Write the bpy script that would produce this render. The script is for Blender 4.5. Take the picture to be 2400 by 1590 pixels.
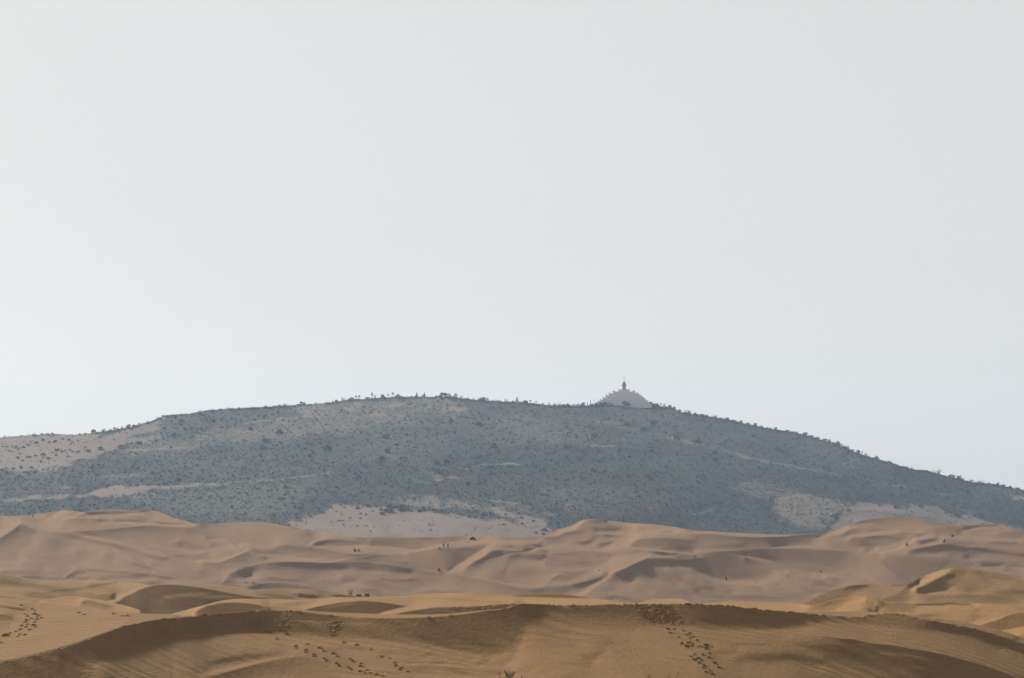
import bpy, bmesh, math, random
import numpy as np

R = math.radians
scene = bpy.context.scene
COL = scene.collection
for o in list(bpy.data.objects):
    bpy.data.objects.remove(o)
rng = np.random.default_rng(7)
random.seed(7)
DEBUG = False

# ------------------------------------------------------------------ camera, sky, sun, exposure
PW, PH = 2400.0, 1590.0            # size of the photograph
FPX = 5413.0                       # focal length in photo pixels (25 degrees across)
HOR = 1080.0                       # height of the horizon in the photograph
cam_d = bpy.data.cameras.new('camera')
cam_d.sensor_fit = 'HORIZONTAL'
cam_d.sensor_width = 36.0
cam_d.lens = 36.0 * FPX / PW
cam_d.shift_y = (HOR - PH / 2) / PW
cam_d.clip_start = 1.0
cam_d.clip_end = 20000.0
cam = bpy.data.objects.new('camera', cam_d)
cam.rotation_euler = (R(90), 0, 0)
COL.objects.link(cam)
scene.camera = cam

SUN_AZ, SUN_EL = -39.0, 29.0       # degrees right of the view axis, degrees up
world = bpy.data.worlds.new('World')
scene.world = world
world.use_nodes = True
wn, wl = world.node_tree.nodes, world.node_tree.links
wn.clear()
w_out = wn.new('ShaderNodeOutputWorld')
w_bg = wn.new('ShaderNodeBackground')
w_sky = wn.new('ShaderNodeTexSky')
w_hs = wn.new('ShaderNodeHueSaturation')
w_mix = wn.new('ShaderNodeMix'); w_mix.data_type = 'RGBA'
w_sky.sky_type = 'NISHITA'
w_sky.sun_disc = False
w_sky.sun_elevation = R(SUN_EL)
w_sky.sun_rotation = R(SUN_AZ)
w_sky.air_density = 1.0
w_sky.dust_density = 3.0
w_sky.ozone_density = 1.0
w_sky.altitude = 1100
w_hs.inputs['Saturation'].default_value = 0.22
wl.new(w_sky.outputs[0], w_hs.inputs['Color'])
wl.new(w_hs.outputs[0], w_mix.inputs[6])
w_mix.inputs[7].default_value = (7.55, 7.6, 7.5, 1)      # the even white of a hazy sky
w_mix.inputs[0].default_value = 0.78
wl.new(w_mix.outputs[2], w_bg.inputs['Color'])
w_bg.inputs['Strength'].default_value = 0.05
wl.new(w_bg.outputs[0], w_out.inputs['Surface'])

sun_d = bpy.data.lights.new('sun', 'SUN')
sun_d.energy = 5.0
sun_d.angle = R(5.0)
sun_d.color = (1.0, 0.93, 0.82)
sun = bpy.data.objects.new('sun', sun_d)
sun.rotation_euler = (R(SUN_EL - 90), 0, R(-SUN_AZ))
COL.objects.link(sun)

scene.view_settings.view_transform = 'Standard'
scene.view_settings.look = 'None'
scene.view_settings.exposure = 1.0
scene.view_settings.gamma = 1.0
scene.view_settings.use_curve_mapping = False
scene.render.engine = 'CYCLES'
scene.cycles.use_denoising = True
scene.cycles.max_bounces = 6
scene.cycles.volume_bounces = 0

# ------------------------------------------------------------------ helpers
def tag(o, label=None, cat=None, group=None, kind=None):
    if label: o['label'] = label
    if cat: o['category'] = cat
    if group: o['group'] = group
    if kind: o['kind'] = kind
    return o

def link_obj(name, data, parent=None):
    o = bpy.data.objects.new(name, data)
    COL.objects.link(o)
    if parent is not None:
        o.parent = parent
    return o

def mesh_np(name, V, F, mat, smooth=True):
    """A mesh from an (n,3) array and an (m,3 or 4) array."""
    V = np.asarray(V, dtype=np.float32); F = np.asarray(F, dtype=np.int32)
    me = bpy.data.meshes.new(name)
    k = F.shape[1]
    me.vertices.add(len(V)); me.vertices.foreach_set('co', V.ravel())
    me.loops.add(F.size); me.loops.foreach_set('vertex_index', F.ravel())
    me.polygons.add(len(F))
    me.polygons.foreach_set('loop_start', np.arange(0, F.size, k, dtype=np.int32))
    me.polygons.foreach_set('loop_total', np.full(len(F), k, dtype=np.int32))
    me.update(calc_edges=True)
    me.polygons.foreach_set('use_smooth', np.full(len(F), smooth, dtype=bool))
    if mat is not None:
        me.materials.append(mat)
    return me

def attr_np(me, name, vals):
    a = me.attributes.new(name, 'FLOAT', 'POINT')
    a.data.foreach_set('value', np.asarray(vals, dtype=np.float32).ravel())

def vnoise(x, y, seed=0):
    """Smooth value noise in [-1, 1]."""
    xi = np.floor(x).astype(np.int64); yi = np.floor(y).astype(np.int64)
    fx = x - xi; fy = y - yi
    fx = fx * fx * (3 - 2 * fx); fy = fy * fy * (3 - 2 * fy)
    def h(i, j):
        n = (i * 374761393 + j * 668265263 + seed * 982451653) & 0x7fffffff
        n = ((n ^ (n >> 13)) * 1274126177) & 0x7fffffff
        return ((n ^ (n >> 16)) & 0xffff) / 32767.5 - 1
    return (h(xi, yi) * (1 - fx) + h(xi + 1, yi) * fx) * (1 - fy) + (h(xi, yi + 1) * (1 - fx) + h(xi + 1, yi + 1) * fx) * fy

def fbm(x, y, seed=0, octv=4):
    r = 0; a = 1; tot = 0
    for k in range(octv):
        r = r + a * vnoise(x * 2 ** k, y * 2 ** k, seed + k); tot += a; a *= 0.55
    return r / tot

# where each enlarged view of the photograph used for surveying begins, and its enlargement
TILE = {}
for k in range(5):
    TILE['M%d' % (k + 1)] = (480 * k, 1180, 4.931)
    TILE['N%d' % (k + 1)] = (480 * k, 1400, 4.931)
for k in range(3):
    TILE['H%d' % (k + 1)] = (800 * k, 850, 2.959)
TILE['K1'] = (640, 905, 7.397); TILE['K2'] = (960, 905, 7.397); TILE['K7'] = (0, 980, 6.96)
TILE['Q'] = (620, 1160, 6.229); TILE['px'] = (0, 0, 1.0)

def q(tile, pts):
    x0, y0, s = TILE[tile]
    p = np.asarray(pts, dtype=float)
    return np.stack([x0 + p[:, 0] / s, y0 + p[:, 1] / s], 1)

def line(*chunks):
    """One surveyed line from several views: line(('M1', [...]), ('M2', [...]))."""
    p = np.concatenate([q(t, pts) for t, pts in chunks])
    return p[np.argsort(p[:, 0], kind='stable')]

def smooth_interp(x, p):
    """Monotone-ish cubic interpolation (Catmull-Rom slopes, limited)."""
    X, Y = p[:, 0], p[:, 1]
    keep = np.concatenate([[True], np.diff(X) > 0.3]); X = X[keep]; Y = Y[keep]
    if len(X) < 3:
        return np.interp(x, X, Y)
    h = np.diff(X); d = np.diff(Y) / h
    m = np.zeros(len(X)); m[1:-1] = (d[:-1] * h[1:] + d[1:] * h[:-1]) / (h[1:] + h[:-1]); m[0] = d[0]; m[-1] = d[-1]
    m[1:-1] = np.clip(m[1:-1], -3 * np.minimum(abs(d[:-1]), abs(d[1:])) - 0.05, 3 * np.minimum(abs(d[:-1]), abs(d[1:])) + 0.05)
    xc = np.clip(x, X[0], X[-1])
    i = np.clip(np.searchsorted(X, xc) - 1, 0, len(X) - 2)
    t = (xc - X[i]) / h[i]
    y = (2 * t**3 - 3 * t**2 + 1) * Y[i] + (t**3 - 2 * t**2 + t) * h[i] * m[i] + (-2 * t**3 + 3 * t**2) * Y[i + 1] + (t**3 - t**2) * h[i] * m[i + 1]
    return y + (x - xc) * np.where(x < X[0], np.clip(m[0], -.15, .15), np.where(x > X[-1], np.clip(m[-1], -.15, .15), 0))

def poly_mask(X, Y, P, feather):
    inside = np.zeros(X.shape, bool); dist = np.full(X.shape, 1e9)
    n = len(P)
    for i in range(n):
        x1, y1 = P[i]; x2, y2 = P[(i + 1) % n]
        c = ((y1 > Y) != (y2 > Y))
        xin = x1 + (Y - y1) / (y2 - y1 if abs(y2 - y1) > 1e-9 else 1e-9) * (x2 - x1)
        inside ^= c & (X < xin)
        dist = np.minimum(dist, seg_dist(X, Y, x1, y1, x2, y2))
    sd = np.where(inside, dist, -dist)
    t = np.clip(sd / max(feather, .3) * .5 + .5, 0, 1)
    return t * t * (3 - 2 * t)

def seg_dist(X, Y, x1, y1, x2, y2):
    dx, dy = x2 - x1, y2 - y1
    L = dx * dx + dy * dy + 1e-9
    t = np.clip(((X - x1) * dx + (Y - y1) * dy) / L, 0, 1)
    return np.hypot(X - x1 - t * dx, Y - y1 - t * dy)

def feature_mask(f, X, Y):
    kind, tile, pts, width = f[0], f[1], f[2], f[4]
    if kind == 'B':                # everything between two lines
        hi_l, lo_l, xa, xb = pts
        a = smooth_interp(X[0], hi_l)[None] if hi_l is not None else -1e6
        b = smooth_interp(X[0], lo_l)[None]
        xm = np.clip((X - xa) / 25 + .5, 0, 1) * np.clip((xb - X) / 25 + .5, 0, 1)
        return np.clip((Y - a) / 1.4 + .5, 0, 1) * np.clip((b - Y) / width + .5, 0, 1) * xm
    P = pts if tile is None else q(tile, pts)
    lo = P.min(0); hi = P.max(0)
    pad = 3.5 * width + 4
    jj = np.where((X[0] > lo[0] - pad) & (X[0] < hi[0] + pad))[0]
    m = np.zeros(X.shape)
    if len(jj) == 0:
        return m
    a, b = jj[0], jj[-1] + 1
    Xs, Ys = X[:, a:b], Y[:, a:b]
    if kind == 'P':
        m[:, a:b] = poly_mask(Xs, Ys, P, width)
    elif kind == 'S':
        d = np.full(Xs.shape, 1e9)
        for i in range(len(P) - 1):
            d = np.minimum(d, seg_dist(Xs, Ys, *P[i], *P[i + 1]))
        m[:, a:b] = np.exp(-(d / (width * .55)) ** 2)
    elif kind == 'E':
        yl = smooth_interp(Xs[0], P)
        d = Ys - yl[None]
        end = max(6.0, .12 * (hi[0] - lo[0]))
        tx = np.clip(np.minimum(Xs[0] - lo[0], hi[0] - Xs[0]) / end, 0, 1)
        if lo[0] < 12: tx = np.maximum(tx, (Xs[0] < hi[0] - end) * 1.0)
        if hi[0] > 2388: tx = np.maximum(tx, (Xs[0] > lo[0] + end) * 1.0)
        m[:, a:b] = np.clip(d / 1.6 + .5, 0, 1) * np.exp(-np.clip(d / width, 0, 9) ** 1.6) * tx[None]
    return m

class Sheet:
    """A stretch of ground. Every column of the survey is walked from the far skyline towards the viewer with the slope the
    sand has there; a least-squares fit then makes one continuous surface whose slopes agree in both directions."""
    def __init__(s, name, top, bottom, x0, x1, dx, dy, base, feats, anchor, back=(40, .03), iters=260, noise=None, gain=1.0, smin=-1.0, lateral=.7, smax=.66):
        nx = int((x1 - x0) / dx) + 1
        s.x = np.linspace(x0, x1, nx); s.dx = s.x[1] - s.x[0]
        s.top = smooth_interp(s.x, top)
        s.bot = np.maximum(smooth_interp(s.x, bottom), s.top + 6)
        nr = int(np.max(s.bot - s.top) / dy) + 2
        s.nr, s.nx = nr, nx
        v = np.linspace(0, 1, nr)[:, None]
        Y = s.top[None] + (s.bot - s.top)[None] * v
        X = np.repeat(s.x[None], nr, 0)
        S = np.full(X.shape, float(base)) if not callable(base) else base(X, Y)
        Pm = np.zeros(X.shape)
        for f in feats:
            m = feature_mask(f, X, Y)
            val = f[3]; mode = f[5] if len(f) > 5 else 'add'
            if mode == 'set':
                S = S * (1 - m) + val * m
            else:
                S = S + gain * val * m
            if len(f) > 6:
                Pm = Pm * (1 - m) + f[6] * m
        if noise is not None:
            S = S + noise(X, Y)
        t = (Y - HOR) / FPX
        S = np.clip(S, np.maximum(-.9 * np.maximum(t, 0) + .006, smin), smax)
        A = (X - PW / 2) / FPX
        Yc = np.interp(s.x, [p[0] for p in anchor], [p[1] for p in anchor])
        uc = np.log(Yc)
        w = np.maximum(S + t, .012)
        u = np.zeros(X.shape); u[0] = uc
        tm = .5 * (t[1:] + t[:-1]); wm = np.maximum(.5 * (S[1:] + S[:-1]) + tm, .012)
        u[1:] = uc[None] - np.cumsum((t[1:] - t[:-1]) / wm, 0)
        # blur the first guess sideways, then fit
        ker = np.exp(-np.linspace(-2, 2, 31) ** 2); ker /= ker.sum()
        up = np.pad(u, ((0, 0), (15, 15)), mode='edge')
        u = .5 * u + .5 * sum(ker[k] * up[:, k:k + nx] for k in range(31))
        c4 = lambda g: .25 * (g[1:, 1:] + g[1:, :-1] + g[:-1, 1:] + g[:-1, :-1])
        dv = lambda g: .5 * (g[1:, 1:] + g[1:, :-1] - g[:-1, 1:] - g[:-1, :-1])
        dw = lambda g: .5 * (g[1:, 1:] - g[1:, :-1] + g[:-1, 1:] - g[:-1, :-1])
        tv, tw = dv(t), dw(t); da = s.dx / FPX
        sc, pc = c4(S), c4(Pm)
        wc = np.maximum(sc + c4(t), .012)
        k1 = np.full(wc.shape, .8); k2 = lateral
        kA = .25; kh = .02
        b1 = k2 * wc / da; b2 = -k2 * wc * tw / tv / da   # r2 = b1*u_w + b2*u_v + k2*p
        r2t = -k2 * pc
        for rnd in range(5):
            a1 = k1 * wc / tv                    # r1 = a1*u_v + k1
            def fwd(g):
                gv, gw = dv(g), dw(g)
                hg = g[1:, 1:] - g[1:, :-1] - g[:-1, 1:] + g[:-1, :-1]
                return a1 * gv, b1 * gw + b2 * gv, kA * g[0], kh * hg * FPX / 50
            def adj(r1, r2, rA, rh):
                cv = .5 * (a1 * r1 + b2 * r2); cw = .5 * b1 * r2; ch = kh * FPX / 50 * rh
                g = np.zeros(X.shape)
                g[1:, 1:] += cv + cw + ch; g[1:, :-1] += cv - cw - ch
                g[:-1, 1:] += -cv + cw - ch; g[:-1, :-1] += -cv - cw + ch
                g[0] += kA * rA
                return g
            D = np.zeros(X.shape)
            dd1 = .25 * (a1 ** 2 + b2 ** 2 + b1 ** 2) + (kh * FPX / 50) ** 2
            for sl in ((slice(1, None), slice(1, None)), (slice(1, None), slice(None, -1)), (slice(None, -1), slice(1, None)), (slice(None, -1), slice(None, -1))):
                D[sl] += dd1
            D[0] += kA ** 2
            f1, f2, f3, f4 = fwd(u)
            r = adj(-k1 - f1, r2t - f2, kA * uc - f3, -f4)
            z = r / D; p = z.copy(); rz = (r * z).sum(); rz0 = rz
            for it in range(iters if rnd == 0 else iters // 2):
                Ap = adj(*fwd(p))
                al = rz / max((p * Ap).sum(), 1e-30)
                u += al * p; r -= al * Ap
                z = r / D; rz2 = (r * z).sum()
                p = z + rz2 / max(rz, 1e-30) * p; rz = rz2
            # where the fit has flattened the walk too far, hold it more firmly to its slope
            rel = dv(u) / tv * wc                # -1 when the slope is met, 0 when it folds
            bad = rel > -.35
            k1 = np.where(bad, np.minimum(k1 * 2.5, 12), k1)
            if DEBUG: print(name, rnd, 'bad %.4f' % bad.mean(), 'res %.2e' % (rz / rz0), 'smin', u.shape)
            if bad.mean() < 2e-4: break
        # distance must shrink towards the viewer
        ramp = .00002 * np.arange(nr)[:, None]
        u = np.minimum.accumulate(u + ramp, 0) - ramp
        s.u = u; s.X, s.Yp, s.t, s.A, s.S = X, Y, t, A, S
        D_ = np.exp(u)
        s.P = np.stack([A * D_, D_, -D_ * t], -1)
        s.back = back; s.name = name
        s.lift = np.zeros(X.shape)
        s.fore = {'l2d': .02, 'l2a': .05, 'l2b': .05, 'l2c': .05, 'mid': .22, 'hill': .28}.get(name, .10) * float(D_[-1].mean())

    def at(s, px, py):
        """The ground point seen at a place of the photograph."""
        j = np.clip((px - s.x[0]) / s.dx, 0, s.nx - 1.001); j0 = int(j); fj = j - j0
        top = s.top[j0] * (1 - fj) + s.top[j0 + 1] * fj; bot = s.bot[j0] * (1 - fj) + s.bot[j0 + 1] * fj
        i = np.clip((py - top) / (bot - top) * (s.nr - 1), 0, s.nr - 1.001); i0 = int(i); fi = i - i0
        P = s.P
        return (P[i0, j0] * (1 - fi) * (1 - fj) + P[i0 + 1, j0] * fi * (1 - fj) + P[i0, j0 + 1] * (1 - fi) * fj + P[i0 + 1, j0 + 1] * fi * fj)

    def normal(s, px, py):
        e = 4.0
        a = s.at(px + e, py) - s.at(px - e, py); b = s.at(px, py - 2) - s.at(px, py + 2)
        n = np.cross(a, b); n /= np.linalg.norm(n)
        return n if n[2] > 0 else -n

    def build(s, mat, attrs=None, objname='sand_dune'):
        P = s.P.copy(); P[..., 2] += s.lift
        L, extra = s.back
        d = np.array([.015, .04, .08, .15, .3, .6, 1.0]) * L
        rows = []
        for k, dd in enumerate(d):
            b = P[0].copy()
            b[:, 1] += dd; b[:, 0] += dd * s.A[0]
            b[:, 2] -= (np.maximum(s.t[0], 0) + extra * (.35 + .65 * min(1, dd / (L * .3)))) * dd
            rows.append(b)
        rows = rows[::-1]
        front = []
        for f in (.25, .6, 1.0):
            b = P[-1].copy(); b[:, 1] -= f * s.fore; b[:, 0] -= f * s.fore * s.A[0]; b[:, 2] -= .05 * f * s.fore
            front.append(b)
        V = np.concatenate([np.array(rows), P, np.array(front)], 0)
        e = V[:, :1].copy(); e[..., 0] -= 3; e[..., 2] -= 9
        g = V[:, -1:].copy(); g[..., 0] += 3; g[..., 2] -= 9
        V = np.concatenate([e, V, g], 1)
        nr, nx = V.shape[:2]
        i = np.arange(nr * nx).reshape(nr, nx)
        F = np.stack([i[:-1, :-1], i[1:, :-1], i[1:, 1:], i[:-1, 1:]], -1).reshape(-1, 4)
        me = mesh_np(objname, V.reshape(-1, 3), F, mat)
        for nm, a in (attrs or {}).items():
            a = np.concatenate([np.repeat(a[:1], len(rows), 0), a, np.repeat(a[-1:], len(front), 0)], 0)
            attr_np(me, nm, np.concatenate([a[:, :1], a, a[:, -1:]], 1))
        return link_obj(objname, me)

# ------------------------------------------------------------------ survey of the ground, nearest dune first
L1_TOP = line(('N1', [(-700, -20), (0, 15), (200, 55), (400, 68), (700, 88), (950, 110), (1200, 145), (1400, 170), (1700, 190), (1960, 197), (2280, 219)]),
              ('N2', [(0, 208), (200, 190), (450, 167), (720, 149), (840, 150), (1130, 150), (1300, 163), (1700, 184), (1980, 194), (2200, 199)]),
              ('N3', [(0, 200), (300, 198), (500, 187), (700, 168), (900, 148), (1080, 128), (1180, 105), (1240, 84), (1300, 76), (1400, 75), (1600, 85), (1750, 92), (1900, 91), (2200, 87)]),
              ('N4', [(0, 80), (300, 78), (700, 75), (1000, 80), (1300, 95), (1500, 120), (1800, 145), (2000, 164), (2150, 174)]),
              ('N5', [(0, 175), (250, 165), (450, 163), (700, 175), (900, 185), (1100, 215), (1300, 245), (1500, 262), (1700, 295), (1900, 335), (2100, 385), (2250, 435), (2367, 480), (3000, 760)]))
L1_CREST = line(('N1', [(-700, 900), (0, 747), (150, 715), (300, 690), (450, 650), (600, 610), (750, 573), (900, 525), (1080, 460), (1250, 405), (1450, 335), (1620, 295), (1800, 265), (2000, 242), (2280, 222)]),
                ('N2', [(0, 210), (200, 192), (450, 169), (720, 151), (840, 153), (1000, 158), (1150, 174), (1400, 203), (1600, 229), (1800, 242), (2100, 245), (2300, 244)]),
                ('N3', [(0, 243), (350, 225), (600, 200), (850, 165), (1050, 140), (1190, 108), (1245, 86), (1300, 78), (1400, 77), (1600, 87), (1750, 94), (1900, 93), (2200, 89)]),
                ('N4', [(0, 82), (300, 80), (700, 77), (1000, 82), (1300, 97), (1500, 122), (1800, 147), (2000, 168), (2150, 183)]),
                ('N5', [(0, 205), (250, 225), (400, 230), (550, 220), (700, 198), (850, 193), (950, 205), (1100, 235), (1250, 265), (1400, 295), (1600, 330), (1800, 365), (2000, 420), (2200, 490), (2367, 545), (3000, 850)]))
SLIP = line(('N1', [(1110, 790), (1125, 755), (1200, 700), (1350, 640), (1600, 550), (1900, 475), (2150, 430), (2367, 400)]),
            ('N2', [(300, 388), (700, 400), (1000, 425), (1400, 455), (1700, 475), (2000, 495), (2367, 515)]),
            ('N3', [(300, 550), (700, 620), (1000, 655), (1150, 640), (1280, 480), (1340, 330), (1450, 250), (1600, 238), (1900, 265), (2367, 288)]),
            ('N4', [(400, 308), (800, 328), (1200, 345), (1600, 345), (2000, 330), (2300, 300)]),
            ('N5', [(0, 290), (300, 290), (600, 310), (900, 345), (1150, 382), (1300, 390), (1500, 380), (1650, 390), (1800, 440), (1950, 500), (2100, 560), (2367, 640)]))

def band(top, low, val, mode='set', soft=2.0, x0=-1e9, x1=1e9):
    return ('B', None, (top, low, x0, x1), val, soft, mode)

L1_F = [
    # the windward sand behind the crest, then the slip face below it
    band(None, L1_CREST, .015, soft=1.2),
    band(L1_CREST, SLIP, .46, soft=5, x0=224, x1=470),
    band(L1_CREST, SLIP, .56, soft=8, x0=470, x1=660),
    band(L1_CREST, SLIP, .62, soft=20, x0=660, x1=1190),
    band(L1_CREST, SLIP, .60, soft=52, x0=1190, x1=1500),
    band(L1_CREST, SLIP, .58, soft=22, x0=1500, x1=1905),
    band(L1_CREST, SLIP, .33, soft=10, x0=1905, x1=2900),
    ('P', 'N1', [(-900, 940), (0, 750), (300, 692), (600, 612), (900, 527), (1250, 407), (1450, 337), (1300, 600), (1190, 700), (1115, 760), (1105, 815), (1180, 880), (1240, 940), (1300, 1300), (-900, 1300)], .53, 5.0, 'set'),
    ('E', 'N1', [(0, 200), (60, 205), (110, 240), (130, 290), (60, 380)], .3, 20.0),
    ('S', 'N1', [(0, 105), (130, 125), (270, 145)], .35, 5.0),
    ('S', 'N1', [(1150, 245), (1350, 265), (1500, 290)], .10, 5.0),
    # lower apron on the left: wind-blown swell
    ('S', 'N2', [(100, 760), (400, 700), (800, 665)], .16, 14.0),
    ('S', 'N2', [(-150, 930), (200, 850), (600, 750), (1000, 690)], -.10, 9.0),
    ('E', 'N2', [(-100, 960), (200, 880), (600, 775), (900, 700), (1150, 690), (1500, 800), (1750, 905)], .15, 40.0),
    ('S', 'N2', [(1170, 785), (1350, 825), (1700, 850)], -.08, 4.0),
    ('S', 'N2', [(900, 915), (1050, 937)], -.08, 5.0),
    ('S', 'N2', [(1500, 590), (1900, 600), (2300, 640)], .07, 14.0),
    ('E', 'N2', [(980, 255), (1150, 262), (1400, 285), (1600, 292), (2000, 285)], -.12, 8.0),
    # ripples and small scarps in the middle
    ('E', 'N3', [(-300, 740), (0, 745), (400, 750), (800, 800), (1100, 830)], .14, 4.0),
    ('E', 'N3', [(-200, 790), (300, 790), (700, 830), (1000, 840), (1200, 850)], .10, 18.0),
    ('S', 'N3', [(0, 775), (500, 790), (1000, 815)], -.1, 6.0),
    ('S', 'N3', [(100, 910), (600, 925), (1100, 930)], -.08, 8.0),
    ('E', 'N3', [(1450, 299), (1600, 303), (1680, 345), (1830, 375), (2000, 415), (2130, 445), (2240, 500), (2330, 535)], .12, 5.0),
    ('P', 'N3', [(1480, 320), (1700, 360), (2100, 470), (2300, 540), (2250, 620), (2150, 680), (1900, 560), (1600, 430)], .07, 14.0),
    ('S', 'N3', [(1500, 390), (1650, 450), (1850, 520), (2000, 600)], -.05, 16.0),
    ('P', 'N3', [(2050, 640), (2210, 640), (2110, 745)], .15, 8.0),
    ('E', 'N3', [(1700, 730), (2000, 760), (2200, 800), (2367, 850)], .1, 5.0),
    # the slumped sand on the right-hand slip face
    ('E', 'N4', [(1180, 128), (1500, 200), (1800, 205), (2100, 222), (2367, 240)], -.10, 7.0),
    ('S', 'N4', [(1200, 625), (1350, 640)], .12, 12.0),
    ('S', 'N4', [(1400, 540), (1600, 545), (1750, 552)], .12, 4.0),
    ('S', 'N4', [(1500, 700), (1800, 700), (2050, 680), (2367, 760)], .17, 20.0),
    ('S', 'N4', [(2050, 520), (2367, 590)], .12, 14.0),
    # second crest, low right
    ('E', 'N5', [(-60, 438), (0, 445), (250, 480), (400, 492), (600, 535), (850, 560), (1100, 605), (1400, 660), (1700, 735), (2000, 830), (2250, 925), (2367, 985), (2700, 1100)], .26, 60.0),
    ('E', 'N5', [(-60, 438), (0, 445), (250, 480), (400, 492), (600, 535), (850, 560), (1100, 605), (1400, 660), (1700, 735), (2000, 830), (2250, 925), (2367, 985), (2700, 1100)], .40, 4.5),
    ('P', 'N5', [(-100, 500), (300, 600), (700, 640), (1100, 710), (1600, 800), (2250, 1000), (2250, 1250), (1100, 1250), (800, 900), (300, 700), (-100, 590)], .20, 30.0),
    ('S', 'N5', [(700, 640), (1150, 690), (1300, 730)], -.12, 6.0),
    ('S', 'N5', [(1000, 800), (1500, 850), (1900, 930)], -.08, 8.0),
    ('E', 'N5', [(1150, 245), (1400, 300), (1650, 340), (1850, 385), (2050, 440), (2250, 510), (2367, 550), (2700, 660)], .30, 15.0),
    ('P', 'N5', [(1830, 420), (2000, 430), (2250, 500), (2100, 590), (1980, 520)], .25, 8.0),
]

L2A_TOP = line(('M1', [(-700, 1010), (0, 1062), (250, 1092), (400, 1118), (470, 1125), (600, 1100), (750, 1080), (880, 1076), (1000, 1085), (1150, 1115), (1250, 1142), (1400, 1170), (1560, 1215), (1750, 1290)]))
L2A_F = [
    ('E', 'M1', [(-100, 1062), (0, 1066), (250, 1096), (470, 1128)], .35, 8.0),
    ('E', 'M1', [(915, 1185), (960, 1130), (1010, 1122), (1130, 1145), (1280, 1190)], .45, 14.0),
    ('E', 'M1', [(480, 1135), (640, 1100), (800, 1085), (930, 1090)], .12, 12.0),
    ('S', 'M1', [(1000, 1100), (1250, 1160), (1500, 1215)], -.08, 7.0),
]
L2B_TOP = line(('M1', [(1950, 1290), (2150, 1232), (2367, 1176)]),
               ('M2', [(60, 1160), (150, 1135), (300, 1110), (500, 1102), (750, 1108), (950, 1112), (1180, 1111), (1350, 1095), (1600, 1086), (1800, 1082), (2100, 1078), (2360, 1068)]),
               ('M3', [(150, 1050), (300, 1041), (550, 1037), (750, 1043), (950, 1058), (1170, 1068), (1350, 1050), (1500, 1045), (1700, 1045), (1850, 1060), (2000, 1078), (2100, 1098), (2360, 1125)]),
               ('M4', [(150, 1150), (270, 1160), (600, 1200)]))
L2B_F = [
    ('P', 'N2', [(-110, 180), (-60, 140), (0, 110), (150, 72), (350, 60), (550, 78), (660, 98), (725, 146), (740, 200), (300, 320), (-110, 300)], .63, 2.0, 'set'),
    ('P', 'N2', [(1120, 158), (1300, 110), (1550, 65), (1800, 43), (2000, 55), (2200, 83), (2335, 106), (2250, 125), (2100, 158), (1990, 200), (1500, 200)], .63, 2.0, 'set'),
    ('S', 'N2', [(1350, 135), (1500, 100), (1700, 75)], -.15, 5.0),
    ('P', 'N3', [(-180, 196), (0, 163), (150, 139), (300, 119), (600, 112), (850, 104), (1000, 92), (1150, 78), (1215, 72), (1300, 110), (1260, 190), (900, 300), (0, 240), (-150, 215)], .63, 2.0, 'set'),
    ('P', 'N2', [(760, 145), (800, 100), (1050, 60), (1350, 30), (1250, 65), (980, 130)], .12, 8.0),
    ('E', 'M3', [(-150, 1080), (100, 1086), (500, 1088), (800, 1105), (1000, 1125), (1200, 1140)], .14, 9.0),
    ('S', 'M3', [(400, 1125), (640, 1140)], .08, 4.0),
    ('P', 'M3', [(1165, 1068), (1350, 1050), (1500, 1045), (1700, 1045), (1850, 1060), (2000, 1078), (2105, 1099), (1800, 1095), (1500, 1086), (1300, 1079)], .61, 2.0, 'set'),
    ('S', 'M2', [(1080, 1060), (1200, 1075), (1280, 1085)], .18, 7.0),
    ('S', 'M2', [(1500, 1064), (1620, 1078), (1730, 1076)], .18, 5.0),
    ('P', 'M2', [(840, 1105), (1100, 1060), (1400, 1045), (1560, 1070), (1350, 1095), (1100, 1112)], .08, 8.0),
]
L2C_TOP = line(('M4', [(500, 1230), (900, 1170), (1050, 1152), (1180, 1142), (1350, 1135), (1700, 1140), (1950, 1150), (2150, 1163), (2240, 1180), (2330, 1183)]),
               ('M5', [(30, 1166), (150, 1122), (300, 1090), (450, 1075), (550, 1080), (650, 1105), (800, 1132), (950, 1152), (1150, 1162), (1400, 1152), (1700, 1152), (2000, 1165), (2367, 1190), (3000, 1230)]))
L2C_F = [
    ('E', 'M5', [(-150, 1190), (0, 1178), (150, 1128), (300, 1095), (450, 1079), (560, 1084), (650, 1110)], .22, 8.0),
    ('P', 'N5', [(-160, 140), (0, 85), (200, 32), (400, 0), (480, 10), (350, 45), (250, 90), (180, 160), (0, 200)], .12, 6.0),
    ('S', 'N5', [(570, 15), (650, 60), (690, 100), (640, 160)], .40, 11.0),
    ('P', 'N5', [(690, 40), (860, 90), (1000, 160), (800, 180), (680, 150)], .16, 9.0),
    ('S', 'N5', [(1120, 85), (1300, 78), (1450, 85)], .36, 6.0),
    ('S', 'N5', [(1480, 65), (1600, 75), (1700, 88)], .36, 4.0),
    ('S', 'N5', [(1150, 220), (1350, 210), (1500, 245), (1750, 285)], .22, 9.0),
    ('S', 'N5', [(1850, 130), (2100, 160), (2300, 175)], .13, 9.0),
]
L2D_TOP = line(('N5', [(1700, 420), (1800, 345), (1830, 322), (2000, 250), (2150, 210), (2250, 185), (2367, 178), (2700, 210), (3000, 300)]))
L2D_F = [
    ('P', 'N5', [(1842, 328), (2050, 266), (2150, 225), (2200, 200), (2260, 186), (2367, 181), (3000, 310), (3000, 330), (2367, 335), (2100, 385), (1950, 420)], .50, 2.0, 'set'),
    ('P', 'N5', [(2290, 455), (2330, 436), (2367, 435), (2500, 440), (2500, 480), (2350, 470)], .4, 3.0, 'set'),
    ('S', 'N5', [(2050, 240), (2200, 200), (2350, 190)], -.05, 6.0),
]

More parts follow.
